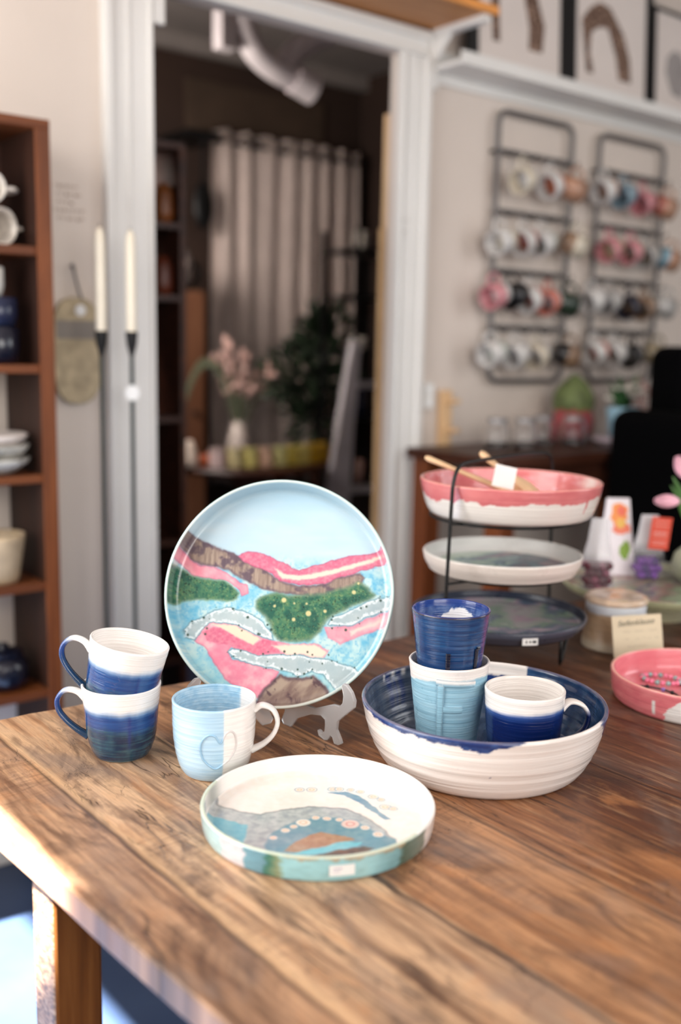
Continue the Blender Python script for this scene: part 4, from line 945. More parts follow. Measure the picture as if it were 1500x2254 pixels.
def sweet_bag(label, x, y, w, h, fill, mats, rot, tag_mat=None, twist=False):
    t = thing('sweet_bag', label, 'bag', (x, y, ZP), (0, 0, rot)); mb = MB(); n = 20
    rows = [(0.0005, 0.86), (0.010, 1.0), (fill*0.7, 1.02), (fill*1.1, 0.92), (h*0.7, 0.66), (h, 0.5)]
    vs = []
    for i, (z, s) in enumerate(rows):
        for k in range(n):
            a = 2*PI*k/n; q = 1+0.05*math.sin(5*a+i*1.7)+0.03*math.sin(9*a+i); dp = 0.62 if i < 4 else (0.3 if i == 4 else 0.06); vs.append((w/2*s*q*math.cos(a), w/2*dp*s*q*math.sin(a), z))
    fs = [(i*n+k, i*n+(k+1) % n, (i+1)*n+(k+1) % n, (i+1)*n+k) for i in range(len(rows)-1) for k in range(n)]+[tuple(range(n-1, -1, -1))]
    mb.add(vs, fs).build('cellophane', M_film, t, smooth=True, angle=180)
    rs = random.Random(int(x*1000)); br = 0.0085
    for lz in range(int(fill/(br*1.5))):
        z = br+0.001+lz*br*1.55; nn = 5 if lz % 2 == 0 else 4
        for k in range(nn):
            for row in (-1, 1):
                xx = (k-(nn-1)/2)*br*1.5+rs.uniform(-.001, .001); yy = row*br*0.85+rs.uniform(-.001, .001)
                if abs(xx) > w/2*0.9-br*0.7: continue
                MB().sphere((xx, yy, z), br, 8, (1, 1, 0.95)).build('sweet', mats[(k+lz+row) % len(mats)], t, smooth=True, angle=180)
    if tag_mat:
        tg = MB().box(-0.012, 0.026, -w*0.28-0.0008, -w*0.28, h*0.52, h*1.02).build('paper_label', tag_mat, t, rot=(0.08, 0.06, 0))
        lb = MB()
        for zz in (0.60, 0.64, 0.72, 0.76, 0.79, 0.88, 0.95): lb.box(-0.006, 0.020, -w*0.28-0.0014, -w*0.28-0.0008, h*zz, h*(zz+0.008))
        lb.build('printed_lines', flat('pale_pink_print', (246, 206, 200), 0.7), tg)
    return t
M_cherry = flat('dark_cherry_sweet', (78, 18, 36), 0.25, var=0.25); M_cherry2 = flat('plum_sweet', (120, 42, 70), 0.25); M_viol = flat('violet_sweet', (100, 36, 140), 0.25, var=0.2); M_viol2 = flat('deep_violet_sweet', (62, 20, 104), 0.25)
M_redlab = flat('orange_red_label', (222, 84, 62), 0.6, var=0.03)
view_rot = R(-39)
sweet_bag('clear bag of dark cherry sweets on the green cake plate, nearest the wire stand', 1.500, 1.112, 0.060, 0.135, 0.055, [M_cherry, M_cherry2, M_cherry], view_rot)
sweet_bag('clear bag of violet sweets with an orange-red paper label, on the green cake plate', 1.668, 1.122, 0.066, 0.125, 0.050, [M_viol, M_viol2, M_viol], view_rot, M_redlab)
# printed white packet
pk_ = thing('printed_packet', 'tall white packet printed with orange fruit and green leaves, on the green cake plate', 'packet', (1.655, 1.185, ZP), (0, 0, view_rot))
MB().add([(-0.036, -0.014, 0), (0.036, -0.014, 0), (0.036, 0.014, 0), (-0.036, 0.014, 0), (-0.024, -0.003, 0.150), (0.020, -0.003, 0.150), (0.020, 0.003, 0.150), (-0.024, 0.003, 0.150)],
         [(0, 3, 2, 1), (4, 5, 6, 7), (0, 1, 5, 4), (1, 2, 6, 5), (2, 3, 7, 6), (3, 0, 4, 7)]).build('packet_body', flat('white_packet_paper', (232, 226, 232), 0.5, var=0.02), pk_, bevel=0.001)
def patch(name, mat, cx, cz, rx, rz, seed, lift=0.0008):
    rs = random.Random(seed); n = 18; vs = []
    for k in range(n):
        a = 2*PI*k/n; q = 0.8+0.35*rs.random(); x = cx+rx*q*math.cos(a); z = cz+rz*q*math.sin(a); y = -0.014+0.011*z/0.150; vs.append((x, y-lift, z))
    vs += [(x, y+lift*0.5, z) for x, y, z in vs[:n]]
    return MB().add(vs, [tuple(range(n)), tuple(range(2*n-1, n-1, -1))]+[(k, n+k, n+(k+1) % n, (k+1) % n) for k in range(n)]).build(name, mat, pk_)
patch('printed_fruit', flat('orange_print', (236, 150, 84), 0.6), 0.000, 0.120, 0.017, 0.022, 1); patch('printed_fruit', flat('coral_print', (230, 112, 92), 0.6), 0.004, 0.126, 0.008, 0.010, 2, 0.0012)
patch('printed_fruit', flat('salmon_print', (236, 130, 104), 0.6), 0.006, 0.092, 0.018, 0.012, 3); patch('printed_fruit', flat('yellow_print', (232, 186, 96), 0.6), 0.004, 0.102, 0.009, 0.010, 6, 0.0012)
patch('printed_leaf', flat('leaf_green_print', (136, 170, 70), 0.6), 0.014, 0.048, 0.010, 0.018, 5)
# vase with tulips
vz = thing('ceramic_vase', 'pale sage green round vase at the right edge, standing on the cake plate', 'vase', (1.725, 1.045, ZP))
MB().lathe([(0, 0), (0.034, 0), (0.046, 0.015), (0.052, 0.034), (0.047, 0.055), (0.036, 0.066), (0.031, 0.066), (0.036, 0.058), (0.03, 0.05), (0, 0.05)], 48).build('vase_body', flat('sage_glaze', (172, 180, 156), 0.3, coat=0.3), vz, smooth=True, angle=180)
M_pet = flat('pink_petal', (240, 178, 196), 0.5, var=0.1, scale=20); M_green = flat('tulip_leaf', (84, 128, 66), 0.5, var=0.2, scale=14)
def tulip(label, tip, base, bend, size=0.017):
    t = thing('tulip', label, 'flower', tuple(tip)); d = (Vector(tip)-Vector(bend)).normalized(); q = d.to_track_quat('Z', 'Y')
    for k in range(6):
        vs = []; m = 7
        for i in range(m+1):
            u = i/m; rr = size*(math.sin(PI*min(1, u*0.86+0.06))**0.7)*0.72; w = R(42)*(1-u*0.55)
            for s in (-1, -0.5, 0, 0.5, 1):
                a = k*PI/3+s*w; r2 = rr*(1.02 if k % 2 else 0.94); v = Vector((r2*math.cos(a), r2*math.sin(a), u*size*2.7-size*1.3)); v.rotate(q); vs.append(v)
        fs = [(i*5+j, i*5+j+1, (i+1)*5+j+1, (i+1)*5+j) for i in range(m) for j in range(4)]
        o = MB().add(vs, fs).build('petal', M_pet, t, smooth=True, angle=180); sm = o.modifiers.new('thickness', 'SOLIDIFY'); sm.thickness = 0.0008
    rel = lambda p: Vector(p)-Vector(tip)
    MB().tube(spline([rel(base), rel(bend), rel(Vector(tip)-d*size*1.2)], 8), 0.0026, 8).build('stem', M_green, t, smooth=True, angle=180)
    return t
tulip('pink tulip leaning left from the sage green vase', (1.622, 1.057, 0.984), (1.725, 1.045, 0.87), (1.700, 1.000, 0.982))
tulip('pink tulip higher up at the right photo edge, in the sage green vase', (1.726, 1.100, 1.034), (1.725, 1.048, 0.87), (1.745, 1.075, 0.96))
lf = MB()
for (bx, by, tx, ty_, tz, w) in ((1.80, 1.07, 1.722, 1.095, 1.010, 0.009), (1.80, 1.07, 1.735, 1.10, 1.025, 0.011), (1.80, 1.07, 1.725, 1.090, 0.992, 0.009), (1.80, 1.07, 1.75, 1.06, 0.95, 0.014)):
    vs = []; m = 8
    for i in range(m+1):
        u = i/m; p = Vector((bx-1.80, by-1.07, 0.86-ZP)).lerp(Vector((tx-1.80, ty_-1.07, tz-ZP)), u)+Vector((0, 0, 0.02*math.sin(PI*u))); ww = w*math.sin(PI*(0.12+0.86*u))
        vs += [p+Vector((0.78, -0.62, 0))*ww, p+Vector((0.2, 0.2, -0.2))*ww*0.4, p-Vector((0.78, -0.62, 0))*ww]
    lf.add(vs, [(i*3+j, i*3+j+1, (i+1)*3+j+1, (i+1)*3+j) for i in range(m) for j in range(2)])
lo = lf.build('leaves', M_green, vz, smooth=True, angle=180); lo.modifiers.new('thickness', 'SOLIDIFY').thickness = 0.0008

# ================================================================== LEFT: SHELF UNIT, BOARD, CANDLES
def shelf_unit():
    t = thing('shelf_unit', 'tall warm brown wooden shelf unit holding pottery, left of the doorway', 'shelf', (0.60, 2.19, 0))
    x0, x1, y0, y1 = -0.30, 0.304, -0.092, 0.105
    for x in (x0, x1-0.030): MB().box(x, x+0.030, y0, y1, 0.0, 1.677).build('side_panel', M_shelfshade, t, bevel=0.001); MB().box(x-0.001, x+0.031, y0-0.006, y0, 0.0, 1.677).build('front_strip', M_shelfwood, t, bevel=0.001)
    MB().box(x0-0.003, x1+0.003, y0-0.003, y1, 1.677, 1.697).build('top_board', M_shelfwood_x, t, bevel=0.002)
    for z in (0.475, 0.719, 0.956, 1.190, 1.433): MB().box(x0+0.03, x1-0.03, y0+0.001, y1, z-0.009, z+0.009).build('shelf_board', M_shelfwood_x, t, bevel=0.0015)
    MB().box(x0+0.03, x1-0.03, y1-0.008, y1, 1.20, 1.677).build('bay_shade_board', M_darkwood, t)  # dark board added to deepen the shade in the upper bays
shelf_unit()
M_cream = flat('speckled_cream_glaze', (206, 198, 188), 0.3, var=0.12, scale=60, coat=0.2); M_navy = flat('navy_glaze', (14, 18, 34), 0.2, coat=0.4); M_grey = flat('grey_white_glaze', (168, 166, 160), 0.35, var=0.2, scale=30)
def simple_mug(label, loc, rot, mat, r=0.04, h=0.08, mat2=None, group=None, cat='mug', name='stoneware_mug', mouth=None):
    t = thing(name, label, cat, loc, rot, group)
    mb = MB(); mb.lathe([(0, 0), (r*0.72, 0), (r*0.88, h*0.1), (r, h*0.4), (r, h), (r-0.003, h+0.001), (r-0.005, h), (r-0.005, h*0.3), (r*0.7, h*0.1), (0, h*0.09)], 32)
    ob = mb.build('mug_body', [mat, mat2 or mat], t, smooth=True, angle=180)
    if mat2:
        for p in ob.data.polygons:
            if p.center.z > h*0.5: p.material_index = 1
    hd = MB().tube(spline([(r*0.95, 0, h*0.82), (r*1.45, 0, h*0.86), (r*1.75, 0, h*0.6), (r*1.55, 0, h*0.32), (r*0.95, 0, h*0.2)], 6), 0.0045, 8).build('handle', mat2 or mat, t, smooth=True, angle=180)
    return t
simple_mug('cream mug lying on its side, lower one in the top shelf unit bay', (0.790, 2.20, 1.483), (R(92), 0, R(20)), M_cream, 0.038, 0.075)
simple_mug('cream mug stacked above another, top bay of the shelf unit', (0.800, 2.20, 1.553), (R(86), 0, R(-8)), M_cream, 0.034, 0.070)
simple_mug('small white mug on top of the navy mugs, second shelf unit bay', (0.785, 2.15, 1.3375), (0, 0, R(185)), flat('white_glaze_small', (222, 220, 214), 0.3), 0.034, 0.06)
simple_mug('navy mug with pale blue band, second bay of the shelf unit', (0.806, 2.15, 1.2), (0, 0, R(200)), M_navy, 0.042, 0.075, None)
simple_mug('navy bowl-shaped mug stacked in the second bay of the shelf unit', (0.806, 2.15, 1.276), (0, 0, R(150)), flat('navy_glaze_pale_lip', (30, 36, 60), 0.2), 0.040, 0.06)
MB_b = lambda r, h: [(0, 0), (r*0.45, 0), (r*0.6, h*0.15), (r*0.92, h*0.7), (r, h), (r-0.004, h+0.002), (r-0.008, h), (r*0.6, h*0.3), (0, h*0.22)]
tag(MB().lathe(MB_b(0.081, 0.034), 48).build('ceramic_bowl', M_grey, None, True, loc=(0.789, 2.17, 0.965), angle=180), 'beige bowl at the bottom of the stack in the third bay of the shelf unit', 'bowl')
tag(MB().lathe(MB_b(0.080, 0.040), 48).build('ceramic_bowl', flat('marbled_grey_glaze', (150, 148, 142), 0.3, var=0.5, scale=24), None, True, loc=(0.789, 2.17, 0.988), angle=180), 'marbled grey bowl in the middle of the stack in the shelf unit', 'bowl')
tag(MB().lathe(MB_b(0.079, 0.036), 48).build('ceramic_bowl', flat('pale_pinkish_glaze', (200, 190, 184), 0.3, var=0.1), None, True, loc=(0.788, 2.17, 1.014), angle=180), 'pale bowl on top of the bowl stack in the shelf unit', 'bowl')
tag(MB().lathe([(0, 0), (0.042, 0), (0.046, 0.01), (0.060, 0.095), (0.061, 0.106), (0.057, 0.107), (0.055, 0.1), (0.04, 0.012), (0, 0.01)], 48).build('plant_pot', flat('beige_stoneware', (172, 152, 124), 0.5, var=0.1, scale=20), None, True, loc=(0.790, 2.16, 0.7285), angle=180), 'tapered beige stoneware pot in the fourth bay of the shelf unit', 'pot')
jb = thing('ceramic_jar', 'dark navy lidded jar in the lowest visible bay of the shelf unit', 'jar', (0.800, 2.17, 0.4845))
MB().lathe([(0, 0), (0.045, 0), (0.055, 0.02), (0.055, 0.055), (0.04, 0.075), (0, 0.076)], 40).build('jar_body', M_navy, jb, smooth=True, angle=180)
MB().lathe([(0, 0.0755), (0.042, 0.0755), (0.042, 0.084), (0.014, 0.090), (0.012, 0.10), (0, 0.104)], 40).build('lid', M_navy, jb, smooth=True, angle=60)

# hanging board
hb_ = thing('cutting_board', 'khaki rounded board with a grey band, hanging on the wall beside the shelf unit', 'board', (1.0425, 2.285, 1.227))
outline = []
for k in range(40):
    a = 2*PI*k/40; ex = 0.55; outline.append((0.060*math.copysign(abs(math.cos(a))**0.75, math.cos(a)), 0.124*math.copysign(abs(math.sin(a))**0.6, math.sin(a))))
MB().prism(outline, lambda a, b: (a, 0, b), (0, 0.016, 0)).build('board_panel', flat('khaki_felt', (176, 160, 132), 0.9, var=0.12, scale=30), hb_, bevel=0.003)
MB().box(-0.054, 0.054, -0.0095, -0.0082, 0.028, 0.070).build('grey_band', flat('grey_paint', (136, 128, 120), 0.8), hb_)
MB().tube([(0.01, -0.010, 0.118), (0.0, -0.006, 0.16), (-0.004, -0.002, 0.186)], 0.003, 8).build('cord', flat('grey_cord', (130, 124, 122), 0.9), hb_)
MB().tube([(-0.006, 0.010, 0.195), (-0.006, -0.008, 0.192), (-0.008, -0.012, 0.184), (-0.012, -0.010, 0.200)], 0.003, 8).build('hook', flat('grey_hook', (110, 108, 108), 0.5), hb_)
MB().tube([(0.006, -0.0102, 0.094), (0.006, -0.0115, 0.094)], 0.013, 20).build('paper_tag', M_paper, hb_)

def candle_set(x, y, lab1, lab2, tagged):
    t = thing('candle_holder', lab1, 'candle holder', (x, y, 0), group='tall candle holders by the doorway')
    MB().lathe([(0, 0), (0.034, 0), (0.034, 0.006), (0.01, 0.014), (0, 0.010)], 40).build('base', M_black, t, smooth=True, angle=40)
    MB().tube([(0, 0, 0.008), (0, 0, 1.225)], 0.0048, 10).build('pole', M_pole, t, smooth=True)
    MB().lathe([(0, 1.218), (0.005, 1.218), (0.012, 1.245), (0.0145, 1.273), (0.0125, 1.274), (0.011, 1.262), (0, 1.262)], 24).build('candle_socket', M_black, t, smooth=True, angle=50)
    if tagged: MB().tube([(-0.004, -0.0075, 1.135), (-0.004, -0.009, 1.135)], 0.018, 24).build('paper_tag', M_paper, t)
    c = thing('taper_candle', lab2, 'candle', (x, y, 1.2622), group='cream taper candles by the doorway')
    MB().lathe([(0, 0), (0.0105, 0), (0.0120, 0.01), (0.0115, 0.20), (0.0095, 0.225), (0.004, 0.236), (0, 0.238)], 24).build('wax', M_wax, c, smooth=True, angle=60)
    MB().tube([(0, 0, 0.236), (0.0005, 0, 0.244)], 0.0008, 6).build('wick', M_ink, c)
candle_set(1.040, 2.15, 'tall thin floor candle holder in front of the khaki hanging board', 'cream taper candle in the holder nearest the shelf unit', False)
candle_set(1.115, 2.15, 'tall thin floor candle holder with a round white tag, nearest the doorway', 'cream taper candle in the holder nearest the doorway', True)

# faint lettering on the wall and on the casing
def lettering(name, label, x0, x1, z0, z1, y, rows, mat, seed):
    rs = random.Random(seed); mb = MB()
    for i in range(rows):
        z = z1-(z1-z0)*(i+0.5)/rows; x = x0+rs.random()*0.012; e = x1-rs.random()*0.03; h = (z1-z0)/rows*0.5
        while x < e:
            L = 0.004+rs.random()*0.006; mb.box(x, x+0.0012, y-0.0008, y, z-h/2, z+h/2); mb.box(x, x+L, y-0.0008, y, z-0.0006+(rs.random()-.5)*h*0.8, z+0.0008); x += L+0.003
    return tag(mb.build(name, mat), label, 'wall lettering')
lettering('wall_lettering', 'faint brown block of lettering on the wall above the hanging board', 1.0, 1.075, 1.52, 1.61, 2.2999, 5, flat('faded_brown_lettering', (150, 126, 112), 0.9), 3)
lettering('wall_lettering', 'faint grey lines of lettering on the white casing right of the doorway', 2.048, 2.082, 1.56, 1.64, 2.2785, 5, flat('faded_grey_lettering', (176, 172, 168), 0.9), 8)

# ================================================================== RIGHT WALL: SHELF, LEDGE, FRAMES, RACKS
osf = thing('wall_shelf', 'orange-brown wooden shelf on a white bracket above the doorway', 'shelf', (1.75, 2.29, 2.154))
MB().box(-0.65, 0.44, -0.225, 0.005, 0, 0.018).build('shelf_board', wood_mat('orange_shelf_board', [(166, 108, 60), (188, 128, 76), (206, 148, 94)], 'X', 1, 0.5), osf, bevel=0.002)
MB().box(-0.65, 0.44, -0.232, -0.225, -0.002, 0.020).build('front_edge', flat('orange_front_edge', (212, 140, 66), 0.5), osf)
for x in (0.40, -0.5):
    b = MB(); b.box(x, x+0.03, -0.012, 0.006, -0.16, 0); b.box(x, x+0.03, -0.215, 0.006, -0.018, 0)
    b.prism([(-0.010, -0.09), (-0.010, -0.018), (-0.08, -0.018)], lambda a, c: (x+0.015, a, c), (0.012, 0, 0)); b.build('bracket', M_trimw, osf, bevel=0.002)
pl = thing('picture_ledge', 'long white picture ledge carrying framed prints above the mug racks', 'ledge', (3.2, 2.3, 2.046))
MB().box(-1.035, 1.4, -0.125, 0, 0, 0.014).build('ledge_board', M_trimw, pl, bevel=0.002); MB().box(-1.035, 1.4, -0.133, -0.124, 0, 0.036).build('lip', M_trimw, pl, bevel=0.002); MB().box(-1.035, 1.4, -0.012, 0, -0.03, 0.06).build('back_rail', M_trimw, pl)
def patterned():
    m = NT('brown_patterned_hide'); v = m.map(sc=(1, 1, 1)); vr = m.n('ShaderNodeTexVoronoi', feature='DISTANCE_TO_EDGE', i={'Vector': v, 'Scale': 62.0}).outputs['Distance']
    m.set(Base_Color=m.ramp(vr, [(0.03, (170, 140, 120)), (0.08, (64, 40, 30))]), Roughness=0.8); return m.m
M_hide = patterned(); M_mat = flat('white_print_paper', (214, 204, 198), 0.7, var=0.01)
def framed(label, x0, x1, z1, art, border=0.036, y=2.222):
    t = thing('framed_print', label, 'picture', ((x0+x1)/2, y, 2.0605)); w = (x1-x0)/2; h = z1-2.0605; t.rotation_euler = (R(-3), 0, 0)
    f = MB(); f.box(-w, -w+border, 0, 0.022, 0, h); f.box(w-border, w, 0, 0.022, 0, h); f.box(-w+border, w-border, 0, 0.022, 0, 0.008); f.box(-w+border, w-border, 0, 0.022, h-0.012, h); f.box(-w+border, w-border, 0.014, 0.022, 0.008, h-0.012)
    f.build('frame', M_black, t)
    sh = MB().box(-w+border, w-border, 0.006, 0.010, 0.008, h-0.012).build('print_sheet', M_mat, t)
    for poly in art: MB().prism(poly, lambda a, b: (a-(x0+x1)/2, 0.0055, b-2.0605), (0, 0.001, 0)).build('printed_arch', M_hide if border > 0.02 else flat('grey_print', (150, 144, 142), 0.8), sh)
framed('black framed print of two brown patterned strands, first on the picture ledge', 2.252, 2.697, 2.56, [[(2.344, 2.42), (2.376, 2.42), (2.384, 2.157), (2.354, 2.156), (2.344, 2.261)], [(2.36, 2.42), (2.46, 2.46), (2.54, 2.42), (2.556, 2.307), (2.586, 2.239), (2.576, 2.159), (2.513, 2.157), (2.515, 2.225), (2.495, 2.294), (2.46, 2.40), (2.38, 2.38)]])
framed('black framed print of a brown patterned arch, middle one on the picture ledge', 2.700, 3.147, 2.56, [[(2.776, 2.251), (2.767, 2.301), (2.81, 2.345), (2.86, 2.371), (2.915, 2.362), (2.987, 2.292), (3.023, 2.219), (3.031, 2.145), (2.965, 2.145), (2.948, 2.216), (2.904, 2.297), (2.859, 2.294), (2.817, 2.27), (2.81, 2.207), (2.83, 2.143), (2.795, 2.142)]])
framed('thin black framed print with a grey figure, cut by the right photo edge', 3.155, 3.58, 2.425, [[(3.23, 2.22), (3.24, 2.27), (3.28, 2.30), (3.33, 2.29), (3.36, 2.22), (3.34, 2.14), (3.27, 2.15)]], 0.012)

def mug_rack(label, x0, x1):
    z0, z1 = 1.150, 1.978; t = thing('mug_rack', label, 'rack', ((x0+x1)/2, 2.27, z0)); w = (x1-x0)/2; h = z1-z0; rc = 0.04; pts = []
    for (cx, cz, a0) in ((w-rc, rc, -90), (w-rc, h-rc, 0), (-w+rc, h-rc, 90), (-w+rc, rc, 180)):
        for k in range(7): a = R(a0+k*15); pts.append((cx+rc*math.cos(a), 0, cz+rc*math.sin(a)))
    MB().tube(pts, 0.0085, 10, True).build('rack_frame', M_rail, t, smooth=True, angle=180)
    for z in (1.859, 1.679, 1.498, 1.322):
        r = MB(); r.box(-w, w, -0.006, 0.006, z-z0-0.008, z-z0+0.008)
        rg = r.build('rung', M_rail, t, bevel=0.002)
        for k in range(4):
            x = -w+0.025+k*(2*w-0.05)/3
            MB().tube(spline([(x, -0.004, z-z0), (x, -0.02, z-z0-0.014), (x, -0.040, z-z0-0.016), (x, -0.050, z-z0-0.004)], 4), 0.0032, 6).build('hook', M_black, rg, smooth=True)
    for s in (-1, 1):
        for z in (0.12, h-0.12): MB().tube([(s*w, 0, z), (s*w, 0.03, z)], 0.006, 8).build('wall_mount', M_black, t)
mug_rack('dark grey metal mug rack on the wall, the one nearer the doorway', 2.436, 2.792)
mug_rack('dark grey metal mug rack on the wall, the one farther from the doorway', 2.938, 3.309)
PAL = dict(cream=(214, 200, 176), white=(214, 210, 206), orange=(210, 96, 44), tan=(170, 116, 84), coral=(200, 100, 82), mint=(190, 198, 186), brown=(120, 84, 56), pink=(206, 120, 126), black=(26, 24, 26), forest=(34, 48, 36), blue=(110, 140, 156), yellow=(206, 184, 140), beige=(176, 158, 138), teal=(96, 140, 158), navy=(28, 30, 46), grey=(164, 160, 156), khaki=(126, 108, 78), rust=(150, 66, 48))
RM = [
 (2.500, 1.775, 'white', 'cream', 100), (2.632, 1.772, 'orange', 'white', 95), (2.722, 1.772, 'tan', 'tan', 150),
 (2.412, 1.584, 'cream', 'white', 60), (2.512, 1.590, 'coral', 'white', 110), (2.602, 1.592, 'mint', 'white', 80), (2.748, 1.598, 'brown', 'cream', 175),
 (2.395, 1.420, 'white', 'pink', 55), (2.480, 1.424, 'black', 'black', 80), (2.556, 1.415, 'coral', 'white', 85), (2.645, 1.412, 'white', 'coral', 110), (2.722, 1.408, 'forest', 'forest', 140),
 (2.392, 1.244, 'mint', 'white', 60), (2.500, 1.240, 'white', 'white', 85), (2.600, 1.236, 'white', 'cream', 110), (2.742, 1.240, 'black', 'brown', 170),
 (2.905, 1.785, 'tan', 'white', 60), (3.010, 1.780, 'blue', 'blue', 90), (3.120, 1.768, 'pink', 'pink', 95), (3.235, 1.764, 'rust', 'tan', 160),
 (2.950, 1.598, 'yellow', 'pink', 95), (3.070, 1.598, 'beige', 'pink', 80), (3.165, 1.590, 'beige', 'grey', 100), (3.280, 1.588, 'teal', 'tan', 170),
 (2.872, 1.424, 'white', 'white', 55), (2.962, 1.424, 'white', 'grey', 85), (3.078, 1.412, 'brown', 'navy', 100), (3.165, 1.412, 'beige', 'brown', 95), (3.272, 1.420, 'grey', 'grey', 160),
 (2.905, 1.250, 'coral', 'white', 60), (3.010, 1.248, 'white', 'white', 85), (3.110, 1.244, 'grey', 'black', 105), (3.235, 1.250, 'khaki', 'khaki', 165)]
_ord = ['first', 'second', 'third', 'fourth', 'fifth', 'sixth']; _rown = {0: 'top', 1: 'second', 2: 'third', 3: 'bottom'}; _cnt = {}
for (x, z, a, b, az) in RM:
    rk = 'nearer' if x < 2.83 else 'farther'; row = min(range(4), key=lambda i: abs([1.775, 1.592, 1.416, 1.242][i]-z)); k = _cnt.get((rk, row), 0); _cnt[(rk, row)] = k+1
    desc = a if a == b else a+' and '+b
    PA = {q: tuple(int(0.74*c+0.26*162) for c in v) if q not in ('black', 'navy', 'forest') else v for q, v in PAL.items()}
    ma = flat('rack_mug_'+a, PA[a], 0.3, var=0.12, scale=20, coat=0.2); mb2 = flat('rack_mug_'+b, PA[b], 0.3, var=0.12, scale=20, coat=0.2)
    t = simple_mug('%s mug, %s from the left, %s row of the %s wall rack' % (desc, _ord[k], _rown[row], rk), (0, 0, 0), (0, 0, 0), ma, 0.039, 0.078, mb2, 'mugs hanging on the wall racks')
    _an = R(188+(az-85)*0.25) if az < 140 else R(335); ax = Vector((math.cos(_an), math.sin(_an), -0.30)).normalized(); up = (Vector((0, 0, 1))-ax*ax.z).normalized(); sd = ax.cross(up)
    p = Vector((x, 2.212, z-0.004))-ax*0.039
    t.matrix_world = Matrix(((up.x, sd.x, ax.x, p.x), (up.y, sd.y, ax.y, p.y), (up.z, sd.z, ax.z, p.z), (0, 0, 0, 1)))
sw = thing('light_switch', 'white double light switch on the wall right of the doorway', 'switch', (2.195, 2.298, 1.105))
MB().box(-0.022, 0.022, -0.010, 0.002, -0.04, 0.04).build('switch_plate', M_trimw, sw, bevel=0.003)
for z in (-0.018, 0.018): MB().box(-0.012, 0.012, -0.014, -0.009, z-0.014, z+0.014).build('rocker', M_paper, sw, bevel=0.001)
pg = thing('peg_rail', 'narrow upright pale wooden peg rail on the wall behind the wire stand', 'peg rail', (2.262, 2.285, 0.87))
MB().box(-0.022, 0.022, -0.010, 0.012, 0, 0.252).build('rail_board', M_pine, pg, bevel=0.003)
for z in (0.215, 0.125): MB().tube([(0.0, -0.008, z), (0.004, -0.055, z+0.006)], 0.008, 10).build('peg', M_pine, pg, smooth=True)

# dark side table along the wall, with jars and pots
st_ = thing('side_table', 'dark brown wooden side table against the wall behind the wire stand', 'table', (2.9, 2.07, 0))
MB().box(-0.82, 1.0, -0.19, 0.19, 0.925, 0.955).build('tabletop', M_darkwood, st_, bevel=0.003)
for x in (-0.80, 0.10, 0.92):
    for y in (-0.18, 0.12): MB().box(x, x+0.06, y, y+0.06, 0, 0.925).build('leg', wood_mat('brown_side_table_leg', [(84, 40, 18), (112, 58, 28), (140, 78, 40)], 'Z', 1, 0.5), st_, bevel=0.002)
MB().box(-0.74, 0.92, -0.165, -0.145, 0.80, 0.925).build('apron', M_darkwood, st_); MB().box(-0.79, 0.96, -0.17, 0.17, 0.30, 0.325).build('lower_shelf', M_darkwood, st_)
def glass():
    m = NT('clear_glass'); m.set(Base_Color=(0.95, 0.96, 0.97, 1), Roughness=0.03, IOR=1.3); m.b.inputs['Transmission Weight'].default_value = 1.0; return m.m
M_glass = glass(); M_darkfill = flat('dark_tea', (44, 30, 26), 0.8, var=0.4, scale=120)
def glass_jar(label, x, y):
    t = thing('glass_jar', label, 'jar', (x, y, 0.9555), group='glass jars on the dark side table')
    MB().lathe([(0, 0), (0.034, 0), (0.038, 0.006), (0.038, 0.062), (0.030, 0.074), (0.030, 0.080), (0.027, 0.080), (0.027, 0.073), (0.035, 0.061), (0.035, 0.006), (0, 0.004)], 28).build('jar_body', M_glass, t, smooth=True, angle=60)
    MB().lathe([(0, 0.0045), (0.034, 0.0065), (0.034, 0.022), (0, 0.026)], 20).build('contents', M_darkfill, t, smooth=True, angle=50)
    MB().lathe([(0, 0.0802), (0.031, 0.0802), (0.031, 0.092), (0, 0.094)], 24).build('lid', flat('grey_lid', (150, 148, 150), 0.35, 0.5), t, smooth=True, angle=40)
    return t
for i, (x, y) in enumerate(((2.28, 2.08), (2.37, 2.05), (2.50, 2.09), (2.60, 2.05))):
    glass_jar('%s glass jar with dark contents from the left on the dark side table' % _ord[i], x, y)
tag(MB().lathe([(0, 0), (0.04, 0), (0.075, 0.018), (0.078, 0.024), (0.072, 0.022), (0.038, 0.006), (0, 0.005)], 40).build('small_dish', flat('pinkish_white_dish', (214, 196, 204), 0.3), None, True, loc=(2.74, 1.99, 0.9555), angle=180), 'shallow pinkish white dish on the dark side table beside the light blue pot', 'dish')
cv = thing('potted_cactus', 'olive green cactus in a dusty red vase on the dark side table', 'plant', (2.745, 2.17, 0.9555))
MB().lathe([(0, 0), (0.045, 0), (0.066, 0.03), (0.070, 0.07), (0.060, 0.105), (0.055, 0.105), (0.06, 0.09), (0, 0.088)], 36).build('vase', flat('dusty_red_glaze', (160, 74, 78), 0.4, var=0.1), cv, smooth=True, angle=180)
mb = MB(); n = 36; vs = []
for i in range(13):
    u = i/12; rr = 0.066*math.sin(PI*(0.22+0.76*u))**0.8; z = 0.075+0.145*u
    vs += [(rr*(1+0.07*math.cos(9*2*PI*k/n*1.0))*math.cos(2*PI*k/n), rr*(1+0.07*math.cos(9*2*PI*k/n))*math.sin(2*PI*k/n), z) for k in range(n)]
mb.add(vs, [(i*n+k, i*n+(k+1) % n, (i+1)*n+(k+1) % n, (i+1)*n+k) for i in range(12) for k in range(n)]+[tuple(12*n+k for k in range(n))]).build('cactus_body', flat('olive_cactus', (92, 104, 62), 0.7, var=0.2, scale=20), cv, smooth=True, angle=180)
bp = thing('flower_pot', 'light blue pot filled with white flowers on the dark side table', 'pot', (2.825, 2.03, 0.9555))
